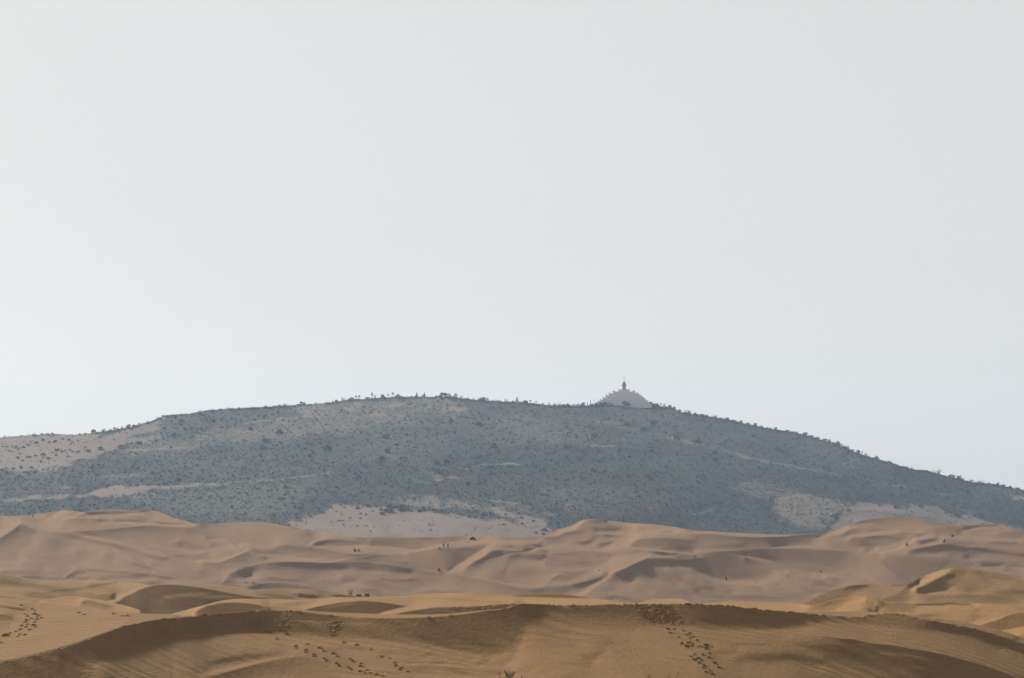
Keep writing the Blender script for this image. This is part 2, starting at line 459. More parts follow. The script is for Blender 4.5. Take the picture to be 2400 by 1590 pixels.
L3A_TOP = line(('M1', [(-700, 720), (0, 815), (200, 850), (450, 885), (700, 885), (1000, 890), (1300, 900), (1600, 925), (1740, 948), (1850, 938), (1960, 936), (2100, 942), (2360, 949)]),
               ('M2', [(220, 950), (400, 965), (540, 1000), (700, 990), (1000, 988), (1300, 1000), (1500, 1025), (1700, 1065), (1760, 1080), (1900, 1092), (2200, 1130)]))
L3A_F = [
    ('E', 'M1', [(-100, 805), (0, 818), (130, 842), (260, 862)], .18, 16.0),
    ('S', 'M1', [(-100, 890), (0, 910), (250, 930), (550, 985), (850, 1025)], .26, 16.0),
    ('S', 'M1', [(600, 1015), (900, 990), (1150, 942), (1350, 912)], .18, 5.0),
    ('S', 'M1', [(1000, 900), (1300, 905), (1600, 932)], -.08, 6.0),
    ('S', 'M1', [(1050, 960), (1350, 1000), (1500, 1010)], .16, 14.0),
    ('S', 'M1', [(900, 1070), (1250, 1110)], .16, 12.0),
    ('P', 'M1', [(1250, 1132), (1400, 1060), (1600, 985), (1740, 948), (1700, 972), (1580, 1015), (1440, 1080), (1340, 1145)], -.10, 3.5, 'add', .18),
    ('P', 'px', [(270, 1416), (290, 1401), (320, 1386), (345, 1376), (375, 1370.5), (405, 1370.5), (430, 1373), (480, 1379.5), (530, 1389.5), (580, 1398), (625, 1403.5), (600, 1409), (520, 1411), (470, 1423), (400, 1440), (300, 1440)], .62, 2.0, 'set'),
    ('S', 'M1', [(1900, 1090), (2100, 1060), (2367, 1045)], -.16, 9.0),
    ('S', 'M2', [(0, 1085), (200, 1075), (420, 1090)], -.15, 8.0),
    ('S', 'M2', [(560, 1040), (900, 1085), (1100, 1105)], .08, 7.0),
    ('S', 'M2', [(1050, 1050), (1200, 1070), (1290, 1082)], .28, 6.0),
    ('S', 'M2', [(1490, 1062), (1620, 1078), (1740, 1078)], .28, 4.0),
]
L3P_TOP = line(('M4', [(150, 1190), (280, 1156), (400, 1116), (550, 1105), (700, 1099), (780, 1108), (900, 1150), (1100, 1200)]))
L3B_TOP = line(('M4', [(2000, 1230), (2150, 1172), (2300, 1085)]),
               ('M5', [(0, 1058), (150, 1000), (300, 955), (450, 942), (600, 935), (850, 945), (1030, 935), (1130, 880), (1250, 825), (1400, 775), (1500, 755), (1600, 745), (1700, 748), (1850, 770), (2000, 800), (2200, 840), (2367, 905), (3000, 1150)]))
L3B_F = [
    ('P', 'M5', [(-160, 1160), (0, 1062), (150, 1005), (300, 962), (420, 948), (540, 950), (450, 985), (390, 1040), (350, 1090), (0, 1160)], .12, 6.0),
    ('E', 'M5', [(280, 975), (400, 952), (480, 948), (550, 957)], .25, 8.0),
    ('S', 'M5', [(840, 947), (940, 938), (1030, 945)], .25, 5.0),
    ('S', 'M5', [(1030, 985), (1090, 925)], .38, 8.0),
    ('P', 'M5', [(1080, 990), (1120, 900), (1300, 835), (1500, 785), (1490, 805), (1350, 880), (1150, 985)], -.02, 3.0, 'set', .30),
    ('P', 'M5', [(1125, 1000), (1350, 882), (1500, 803), (1550, 830), (1500, 900), (1560, 950), (1500, 990), (1250, 1025)], .55, 5.0, 'set', -.15),
    ('P', 'M5', [(1720, 870), (1780, 835), (1860, 870), (1900, 930), (2010, 980), (1900, 1010), (1750, 1000)], .40, 10.0, 'set'),
    ('P', 'M5', [(1500, 760), (1700, 755), (1870, 800), (1780, 830), (1650, 830), (1560, 815)], .12, 8.0),
    ('P', 'M5', [(1860, 790), (2000, 810), (2200, 850), (2420, 920), (2300, 870), (2150, 885), (1980, 870)], .40, 6.0, 'set'),
    ('P', 'M5', [(2000, 1020), (2200, 1005), (2420, 1010), (2420, 1050), (2200, 1045)], .26, 8.0),
    ('P', 'M5', [(740, 1108), (900, 1050), (1040, 996), (1145, 1012), (1130, 1050), (1080, 1090), (1000, 1150), (800, 1140)], .38, 6.0, 'set'),
    ('S', 'M5', [(1200, 1055), (1500, 1040), (2000, 1040)], -.08, 7.0),
    ('S', 'M5', [(1300, 1085), (1700, 1075), (2300, 1100)], .10, 10.0),
    ('S', 'M5', [(1900, 1120), (2350, 1140)], .12, 8.0),
]

MID_TOP = line(('M1', [(-700, 210), (0, 145), (150, 150), (260, 140), (450, 120), (640, 92), (750, 78), (850, 88), (940, 105), (1010, 98), (1100, 80), (1250, 72), (1450, 76), (1600, 85), (1760, 80), (1830, 95), (1900, 125), (2000, 165), (2150, 205), (2300, 244)]),
               ('M2', [(0, 243), (200, 228), (400, 218), (560, 215), (700, 222), (850, 245), (950, 265), (1100, 292), (1300, 318), (1450, 342), (1560, 365), (1690, 385), (1900, 394), (2130, 391)]),
               ('M3', [(0, 392), (300, 391), (480, 386), (700, 380), (960, 383), (1100, 385), (1250, 398), (1400, 392), (1540, 375), (1650, 325), (1780, 285), (1900, 245), (1970, 205), (2040, 188), (2150, 185), (2280, 195)]),
               ('M4', [(0, 207), (150, 225), (400, 240), (700, 275), (900, 310), (1150, 325), (1400, 340), (1600, 350), (1850, 360), (2050, 360), (2200, 352)]),
               ('M5', [(0, 345), (200, 310), (340, 255), (450, 210), (600, 178), (780, 160), (950, 158), (1080, 168), (1200, 195), (1400, 225), (1600, 248), (1750, 252), (1900, 245), (2060, 245), (2150, 262), (2250, 290), (2367, 325), (3000, 560)]))
MID_F = [
    # far left
    ('S', 'M1', [(260, 232), (450, 268), (650, 310), (850, 352), (1050, 395), (1200, 425), (1400, 470), (1600, 530), (1800, 575), (1950, 620), (2100, 690), (2300, 760)], -.15, 9.0),
    ('S', 'M1', [(820, 368), (1000, 422), (1200, 462), (1350, 492), (1500, 542), (1700, 602), (1900, 652)], .30, 7.0),
    ('S', 'M1', [(1440, 488), (1540, 528)], .2, 4.0),
    ('S', 'M1', [(1350, 530), (1500, 600), (1600, 660), (1700, 720)], -.1, 6.0),
    ('S', 'M1', [(1520, 690), (1650, 730), (1760, 765)], .18, 5.0),
    ('P', 'M1', [(-60, 190), (130, 190), (250, 235), (130, 322), (0, 398), (-60, 420)], .0, 3.0, 'set', .18),
    ('E', 'M1', [(-60, 430), (0, 402), (130, 324), (245, 243), (330, 285), (420, 320)], .22, 22.0),
    ('P', 'M1', [(90, 480), (150, 420), (220, 560), (200, 620)], .10, 7.0),
    ('P', 'M1', [(400, 480), (560, 440), (620, 650), (480, 760)], .07, 14.0),
    ('P', 'M1', [(820, 560), (950, 540), (980, 660), (860, 680)], .08, 12.0),
    ('S', 'M1', [(1230, 600), (1310, 640)], .18, 5.0),
    ('P', 'M1', [(0, 790), (250, 780), (640, 810), (500, 830), (230, 830), (0, 820)], .10, 6.0),
    ('E', 'M1', [(200, 850), (330, 838), (480, 842), (600, 860), (700, 880)], .32, 9.0),
    ('P', 'M1', [(690, 872), (840, 772), (880, 770), (730, 868)], -.12, 2.5, 'add', .3),
    ('P', 'M1', [(725, 872), (850, 780), (900, 768), (1000, 800), (900, 830), (800, 855)], .20, 6.0),
    ('S', 'M1', [(1000, 768), (1300, 792), (1500, 806)], .16, 5.0),
    ('E', 'M1', [(1500, 806), (1700, 815), (1850, 838), (2030, 865)], .24, 7.0),
    ('S', 'M1', [(900, 870), (1010, 872)], .2, 5.0),
    ('S', 'M1', [(1150, 880), (1350, 850), (1600, 840)], .1, 9.0),
    ('S', 'M1', [(1750, 915), (1850, 915)], .2, 7.0),
    ('S', 'M1', [(1650, 870), (2000, 890), (2300, 910)], -.06, 10.0),
    ('P', 'M1', [(570, 170), (660, 110), (750, 80), (830, 95), (740, 110), (640, 165)], -.12, 3.0, 'add', .2),
    ('P', 'M1', [(840, 150), (900, 110), (980, 100), (940, 135)], -.10, 3.0, 'add', .15),
    ('S', 'M1', [(760, 95), (900, 112)], -.1, 4.0),
    ('S', 'M1', [(1050, 155), (1400, 148), (1700, 110), (1800, 100)], -.10, 6.0),
    ('S', 'M1', [(1000, 118), (1300, 108), (1640, 98)], .12, 5.0),
    ('E', 'M1', [(720, 215), (780, 185), (950, 178), (1180, 190)], .12, 14.0),
    ('S', 'M1', [(1180, 238), (1500, 222), (1700, 245), (1900, 258), (2250, 250)], -.12, 6.0),
    ('S', 'M1', [(1330, 198), (1600, 205), (1680, 212)], .16, 6.0),
    ('S', 'M1', [(1800, 222), (2080, 243)], .16, 5.0),
    ('S', 'M1', [(1600, 160), (1750, 210), (1900, 240)], .1, 3.0),
    ('P', 'M1', [(1640, 130), (1760, 82), (1830, 98), (2000, 170), (2250, 240), (1950, 225), (1780, 190)], -.10, 4.0),
    ('E', 'M1', [(560, 295), (700, 318), (900, 324), (1150, 312), (1300, 300), (1500, 276), (1750, 260), (2000, 275), (2367, 305)], .16, 18.0),
    # left of the middle
    ('S', 'M1', [(2100, 455), (2250, 500), (2420, 530)], .20, 13.0),
    ('S', 'M1', [(1850, 500), (2050, 535), (2250, 572), (2367, 555)], -.10, 7.0),
    ('S', 'M1', [(2050, 605), (2300, 640)], .10, 4.0),
    ('P', 'M2', [(1050, 292), (1300, 322), (1560, 370), (1690, 388), (1500, 400), (1250, 420), (1180, 350)], -.11, 6.0),
    ('S', 'M2', [(1190, 495), (1260, 440), (1350, 410)], -.1, 6.0),
    ('E', 'M2', [(1190, 498), (1300, 450), (1480, 425), (1700, 425), (1900, 450)], .09, 12.0),
    ('S', 'M2', [(420, 480), (550, 500), (700, 508), (800, 500)], -.14, 10.0),
    ('S', 'M2', [(50, 425), (250, 422), (350, 470), (400, 520)], -.08, 7.0),
    ('S', 'M2', [(0, 548), (130, 520), (290, 530)], -.10, 6.0),
    ('S', 'M2', [(-60, 660), (50, 672), (150, 675), (330, 612), (480, 552)], -.15, 4.0),
    ('E', 'M2', [(-80, 672), (50, 682), (150, 685), (330, 624), (500, 560), (600, 590), (720, 660)], .13, 22.0),
    ('E', 'M2', [(780, 512), (850, 490), (1100, 497), (1300, 520), (1500, 555), (1700, 590), (2000, 585), (2100, 575)], .24, 14.0),
    ('S', 'M2', [(1150, 640), (1300, 640), (1450, 640)], -.06, 5.0),
    ('S', 'M2', [(600, 600), (850, 605), (1000, 630), (1200, 660), (1400, 672)], -.13, 7.0),
    ('S', 'M2', [(700, 660), (900, 645), (1100, 655)], -.08, 8.0),
    ('S', 'M2', [(1200, 672), (1400, 675), (1550, 655), (1700, 632), (1900, 605), (2130, 575), (2400, 552)], -.18, 4.0),
    ('S', 'M2', [(1300, 505), (1500, 520), (1800, 500), (2100, 508), (2340, 530)], -.14, 7.0),
    ('S', 'M2', [(1550, 545), (1900, 540), (2200, 545)], -.10, 8.0),
    ('P', 'M2', [(1920, 430), (2150, 415), (2430, 420), (2640, 520), (2400, 525), (2100, 492), (1930, 490)], .22, 5.0),
    ('E', 'M2', [(1680, 398), (1850, 395), (2130, 394), (2367, 398), (2650, 402)], .12, 9.0),
    ('E', 'M2', [(200, 920), (250, 860), (330, 800), (500, 740), (700, 695), (850, 682), (1200, 682), (1500, 692), (1700, 680), (1900, 690), (2150, 720), (2367, 755)], .30, 13.0),
    ('P', 'M2', [(230, 930), (260, 860), (340, 800), (520, 740), (600, 740), (450, 800), (400, 860), (430, 940)], .12, 7.0),
    ('P', 'M2', [(120, 942), (240, 855), (265, 855), (170, 942)], -.10, 2.5, 'add', .28),
    ('S', 'M2', [(0, 875), (100, 885), (200, 880)], -.08, 8.0),
    ('P', 'M2', [(430, 870), (520, 800), (640, 790), (720, 860), (580, 930), (480, 950)], -.06, 8.0),
    ('E', 'M2', [(200, 945), (400, 945), (520, 962), (650, 930), (850, 926), (1050, 940), (1280, 985)], .26, 12.0),
    ('S', 'M2', [(600, 895), (800, 880), (1100, 895)], .09, 9.0),
    ('S', 'M2', [(1400, 900), (1500, 930), (1750, 870)], .05, 12.0),
    ('S', 'M2', [(1640, 930), (1850, 960), (2000, 1010)], -.06, 10.0),
    ('S', 'M2', [(1800, 730), (2100, 745), (2367, 780)], .16, 11.0),
    ('S', 'M2', [(2050, 870), (2200, 900), (2400, 890)], .12, 6.0),
    ('S', 'M2', [(1550, 800), (1800, 790), (2000, 810)], -.04, 10.0),
    # middle
    ('S', 'M3', [(-80, 560), (100, 548), (250, 512), (370, 482), (520, 455), (680, 425)], -.17, 5.0),
    ('P', 'M3', [(-40, 575), (150, 548), (350, 528), (520, 520), (700, 512), (850, 492), (900, 510), (750, 585), (600, 690), (440, 800), (0, 760)], .10, 5.0),
    ('S', 'M3', [(520, 500), (700, 470), (900, 440), (1200, 450), (1500, 440)], -.08, 8.0),
    ('P', 'M3', [(965, 482), (1100, 505), (930, 545), (850, 608), (760, 658), (640, 738), (480, 812), (450, 795), (600, 690), (750, 590), (880, 512)], -.03, 3.0, 'set', .25),
    ('E', 'M3', [(620, 770), (760, 672), (860, 622), (930, 562), (1050, 545), (1200, 550), (1400, 535)], .22, 14.0),
    ('S', 'M3', [(985, 492), (1180, 502)], .22, 5.0),
    ('S', 'M3', [(1200, 520), (1450, 522)], .12, 3.0),
    ('S', 'M3', [(1050, 622), (1200, 582), (1400, 560), (1480, 522), (1700, 512), (2000, 530), (2200, 545), (2400, 530)], -.15, 5.0),
    ('P', 'M3', [(850, 620), (1050, 560), (1180, 575), (1050, 600), (900, 640)], .10, 6.0),
    ('S', 'M3', [(1250, 605), (1400, 622), (1530, 632)], .26, 9.0),
    ('S', 'M3', [(1150, 640), (1130, 720), (1110, 780)], .10, 8.0),
    ('P', 'M3', [(1100, 800), (1300, 750), (1500, 730), (1650, 780), (1500, 850), (1200, 870)], .10, 20.0),
    ('S', 'M3', [(1560, 650), (1560, 720), (1700, 760), (1950, 770), (2100, 750)], -.05, 9.0),
    ('E', 'M3', [(1630, 885), (1680, 850), (1730, 834), (1790, 848), (1850, 888)], .26, 7.0),
    ('S', 'M3', [(1700, 590), (1900, 590)], .08, 4.0),
    ('E', 'M3', [(-60, 745), (200, 790), (400, 805), (650, 850), (900, 898), (1050, 930), (1250, 980), (1500, 998), (1800, 990), (2000, 960)], .22, 17.0),
    ('S', 'M3', [(970, 900), (1100, 928), (1250, 940), (1400, 955), (1520, 975)], -.12, 3.5),
    ('S', 'M3', [(0, 840), (150, 845), (350, 860)], -.06, 7.0),
    ('S', 'M3', [(60, 1000), (250, 985), (350, 1010)], -.05, 8.0),
    ('S', 'M3', [(1500, 1000), (1750, 985), (2000, 935), (2230, 865)], .22, 10.0),
    ('P', 'M3', [(1750, 945), (2050, 800), (2200, 712), (2400, 600), (2400, 700), (2250, 820), (2050, 900), (1850, 950)], -.05, 8.0, 'add', .10),
    ('P', 'M3', [(1930, 1055), (2100, 955), (2245, 868), (2367, 775), (2370, 800), (2240, 905), (2150, 962), (2040, 1052)], -.12, 2.5, 'add', .30),
    ('P', 'M3', [(1560, 380), (1700, 322), (1880, 265), (1985, 207), (2080, 200), (1980, 245), (1880, 320), (1700, 375)], -.12, 4.0, 'add', .22),
    ('S', 'M3', [(2010, 215), (2080, 205), (2180, 215)], .12, 4.0),
    ('S', 'M3', [(1750, 370), (1950, 330), (2010, 330)], .10, 10.0),
    ('S', 'M3', [(2040, 450), (2110, 430)], .24, 9.0),
    ('S', 'M3', [(2220, 475), (2330, 455)], .22, 8.0),
    ('S', 'M3', [(2150, 340), (2300, 348), (2420, 345)], -.10, 5.0),
    ('S', 'M3', [(2200, 300), (2420, 300)], .08, 6.0),
    ('S', 'M3', [(1650, 490), (1850, 488), (2100, 498)], -.10, 5.0),
    ('S', 'M3', [(2000, 420), (2120, 690)], .03, 30.0),
    # right of the middle
    ('S', 'M4', [(-100, 215), (150, 245), (400, 262), (700, 300), (900, 325), (1150, 340), (1400, 358), (1650, 368), (2000, 370)], -.16, 7.0),
    ('S', 'M4', [(0, 345), (300, 348), (700, 342)], -.12, 7.0),
    ('S', 'M4', [(280, 283), (460, 282)], .14, 4.0),
    ('S', 'M4', [(560, 328), (700, 318), (850, 326)], .14, 3.5),
    ('P', 'M4', [(-100, 400), (100, 390), (280, 405), (180, 470), (60, 495), (-60, 500)], -.10, 6.0),
    ('E', 'M4', [(165, 495), (230, 440), (400, 410), (650, 408), (850, 425), (960, 440)], .15, 26.0),
    ('E', 'M4', [(750, 385), (950, 356), (1200, 365), (1400, 385), (1700, 392), (2000, 378), (2367, 352)], .15, 24.0),
    ('S', 'M4', [(600, 510), (1000, 510), (1500, 490)], .08, 9.0),
    ('S', 'M4', [(230, 518), (450, 540), (650, 560), (850, 580), (930, 585)], -.18, 4.0),
    ('S', 'M4', [(-50, 505), (150, 510), (300, 525)], -.08, 4.0),
    ('S', 'M4', [(240, 548), (380, 565), (700, 590)], .18, 5.0),
    ('S', 'M4', [(380, 605), (500, 612), (630, 625)], -.08, 5.0),
    ('S', 'M4', [(1830, 522), (2000, 508), (2200, 498), (2400, 510)], -.17, 6.0),
    ('E', 'M4', [(930, 580), (1250, 558), (1500, 545), (1800, 526), (2000, 525), (2367, 540), (2700, 560)], .26, 34.0),
    ('S', 'M4', [(1250, 570), (1350, 606), (1520, 612)], -.14, 5.0),
    ('S', 'M4', [(1500, 620), (1650, 640), (1800, 670), (2000, 750), (2200, 810), (2400, 870)], -.18, 8.0),
    ('S', 'M4', [(1500, 708), (1650, 730), (1800, 765), (2000, 805), (2400, 880)], -.14, 4.0),
    ('E', 'M4', [(400, 640), (600, 642), (800, 655), (950, 640), (1150, 616), (1350, 610), (1500, 630), (1650, 680), (1800, 740), (1980, 795)], .28, 11.0),
    ('P', 'M4', [(-60, 640), (200, 590), (345, 585), (400, 620), (250, 700), (100, 770), (-60, 830)], -.02, 3.0, 'set', .20),
    ('E', 'M4', [(-60, 830), (0, 805), (150, 740), (300, 672), (380, 642), (480, 690)], .26, 24.0),
    ('S', 'M4', [(380, 740), (500, 805), (650, 870), (710, 900)], .30, 13.0),
    ('S', 'M4', [(730, 920), (820, 970), (920, 1040)], .16, 9.0),
    ('P', 'M4', [(130, 850), (200, 810), (250, 850), (180, 890)], .12, 7.0),
    ('S', 'M4', [(250, 850), (330, 815), (420, 850)], -.06, 8.0),
    ('S', 'M4', [(95, 800), (100, 900), (90, 1050)], -.12, 4.0),
    ('S', 'M4', [(620, 700), (750, 712), (900, 765), (1000, 832), (1150, 885), (1300, 917), (1600, 902)], -.10, 13.0),
    ('E', 'M4', [(960, 735), (1050, 745), (1150, 800), (1290, 875)], .12, 9.0),
    ('P', 'M4', [(1050, 700), (1350, 660), (1600, 700), (1800, 800), (1700, 880), (1400, 900), (1150, 810)], .12, 9.0),
    ('S', 'M4', [(1400, 760), (1600, 810)], .10, 10.0),
    ('S', 'M4', [(1000, 960), (1200, 1000), (1280, 1060)], .12, 9.0),
    ('S', 'M4', [(1700, 960), (1900, 1030), (2150, 1110)], .10, 8.0),
    ('S', 'M4', [(2000, 820), (2200, 870), (2400, 920)], .18, 6.0),
    ('S', 'M4', [(1900, 900), (2100, 960), (2300, 1030)], .14, 9.0),
    ('S', 'M4', [(-20, 1080), (150, 1110), (300, 1140)], .20, 8.0),
    ('S', 'M4', [(1500, 930), (1800, 950), (2100, 1040)], -.05, 10.0),
    ('S', 'M4', [(1200, 1090), (1600, 1085), (2000, 1110)], .10, 9.0),
    # far right
    ('E', 'M5', [(320, 262), (450, 213), (600, 181), (780, 163), (950, 161), (1100, 175), (1300, 215)], .12, 14.0),
    ('S', 'M5', [(200, 335), (350, 290), (480, 252), (620, 240)], -.08, 6.0),
    ('P', 'M5', [(-40, 420), (100, 345), (210, 318), (330, 270), (300, 330), (180, 370)], -.12, 4.0, 'add', .12),
    ('S', 'M5', [(330, 385), (550, 368), (750, 340), (950, 332), (1150, 352)], -.15, 6.0),
    ('S', 'M5', [(900, 340), (1100, 352), (1230, 362)], .14, 4.0),
    ('E', 'M5', [(480, 390), (650, 378), (780, 376), (1000, 402)], .14, 10.0),
    ('S', 'M5', [(380, 415), (480, 450), (620, 500)], .18, 12.0),
    ('S', 'M5', [(560, 572), (750, 552), (900, 530), (1000, 492), (1130, 405), (1260, 392), (1450, 392), (1700, 396), (2000, 416), (2400, 440)], -.17, 6.0),
    ('S', 'M5', [(500, 520), (800, 500), (1000, 440)], -.06, 8.0),
    ('S', 'M5', [(1200, 442), (1330, 412)], .20, 8.0),
    ('S', 'M5', [(1200, 490), (1290, 492), (1400, 455)], -.10, 5.0),
    ('E', 'M5', [(980, 572), (1150, 522), (1350, 486), (1500, 476), (1700, 508), (1930, 520)], .24, 13.0),
    ('S', 'M5', [(1420, 550), (1600, 555), (1700, 580)], -.12, 7.0),
    ('S', 'M5', [(1900, 540), (2100, 570), (2400, 605)], .18, 9.0),
    ('S', 'M5', [(1980, 450), (2250, 465)], .08, 5.0),
    ('P', 'M5', [(-80, 560), (300, 560), (600, 580), (1000, 600), (1400, 660), (1700, 720), (1500, 900), (1000, 950), (600, 800), (-80, 640)], .10, 12.0),
    ('P', 'M5', [(770, 655), (950, 662), (1200, 655), (1500, 665), (1350, 800), (1150, 860), (980, 800)], .16, 16.0),
    ('S', 'M5', [(700, 620), (750, 700), (900, 800), (1050, 890)], -.10, 13.0),
    ('S', 'M5', [(-50, 650), (300, 760), (650, 900)], .12, 9.0),
    ('S', 'M5', [(-50, 810), (300, 860), (600, 930)], -.14, 6.0),
    ('S', 'M5', [(-50, 930), (150, 960)], .14, 9.0),
    ('S', 'M5', [(1700, 660), (1900, 655)], -.06, 8.0),
    ('S', 'M5', [(1900, 715), (2100, 708)], .14, 5.0),
    ('S', 'M5', [(2200, 720), (2400, 725)], .12, 6.0),
    ('S', 'M5', [(1800, 680), (2300, 690)], .08, 4.0),
    ('S', 'M5', [(1900, 740), (2100, 780), (2400, 850)], -.08, 9.0),
    ('S', 'M5', [(1650, 290), (1850, 262), (2050, 250)], .10, 9.0),
    ('S', 'M5', [(1700, 320), (1900, 280), (2100, 275)], -.10, 5.0),
]

HILL_TOP = line(('H1', [(-400, 545), (0, 520), (150, 508), (250, 501), (400, 496), (470, 500), (600, 494), (680, 484), (800, 466), (950, 438), (1040, 412), (1120, 377), (1200, 362), (1300, 357), (1400, 337), (1500, 327), (1650, 320), (1850, 307), (2050, 294), (2200, 285), (2350, 270)]),
                ('H2', [(0, 266), (150, 254), (300, 243), (450, 237), (600, 238), (750, 238), (850, 251), (1000, 265), (1150, 273), (1300, 281), (1450, 298), (1600, 302), (1750, 297), (1850, 291), (2050, 291), (2180, 298), (2300, 322)]),
                ('H3', [(0, 347), (150, 368), (300, 398), (450, 428), (600, 458), (750, 481), (900, 518), (1050, 565), (1200, 623), (1300, 656), (1450, 696), (1550, 731), (1700, 756), (1850, 792), (2000, 828), (2150, 848), (2250, 863), (2367, 888), (2800, 1000)]))
HILL_F = [
    ('S', 'Q', [(1480, 400), (1560, 470), (1680, 570), (1760, 640)], .16, 5.0),
    ('S', 'Q', [(1560, 420), (1700, 460), (1850, 560)], -.09, 6.0),
    ('S', 'Q', [(1860, 390), (1980, 470), (2050, 560)], .10, 6.0),
    ('S', 'Q', [(2050, 350), (2200, 430), (2330, 560)], -.07, 8.0),
    ('S', 'Q', [(820, 430), (1050, 400), (1250, 380)], .08, 5.0),
    ('S', 'Q', [(1050, 300), (1300, 330), (1600, 350)], .07, 4.0),
    ('S', 'Q', [(700, 370), (900, 330)], .06, 4.0),
    ('S', 'Q', [(2500, 350), (2800, 420), (3200, 480)], .07, 7.0),
    ('S', 'Q', [(2700, 340), (3100, 400), (3500, 470)], -.06, 7.0),
    ('E', 'H1', [(520, 946), (690, 888), (800, 856), (1100, 858), (1400, 842), (1700, 820)], -.08, 7.0),
    ('S', 'H3', [(1100, 1060), (1250, 1030), (1500, 1060), (1750, 1090)], .10, 5.0),
    ('S', 'H3', [(1250, 1010), (1600, 1020), (1850, 1080)], -.06, 6.0),
    ('S', 'H3', [(1300, 1070), (1500, 1100)], .08, 5.0),
]
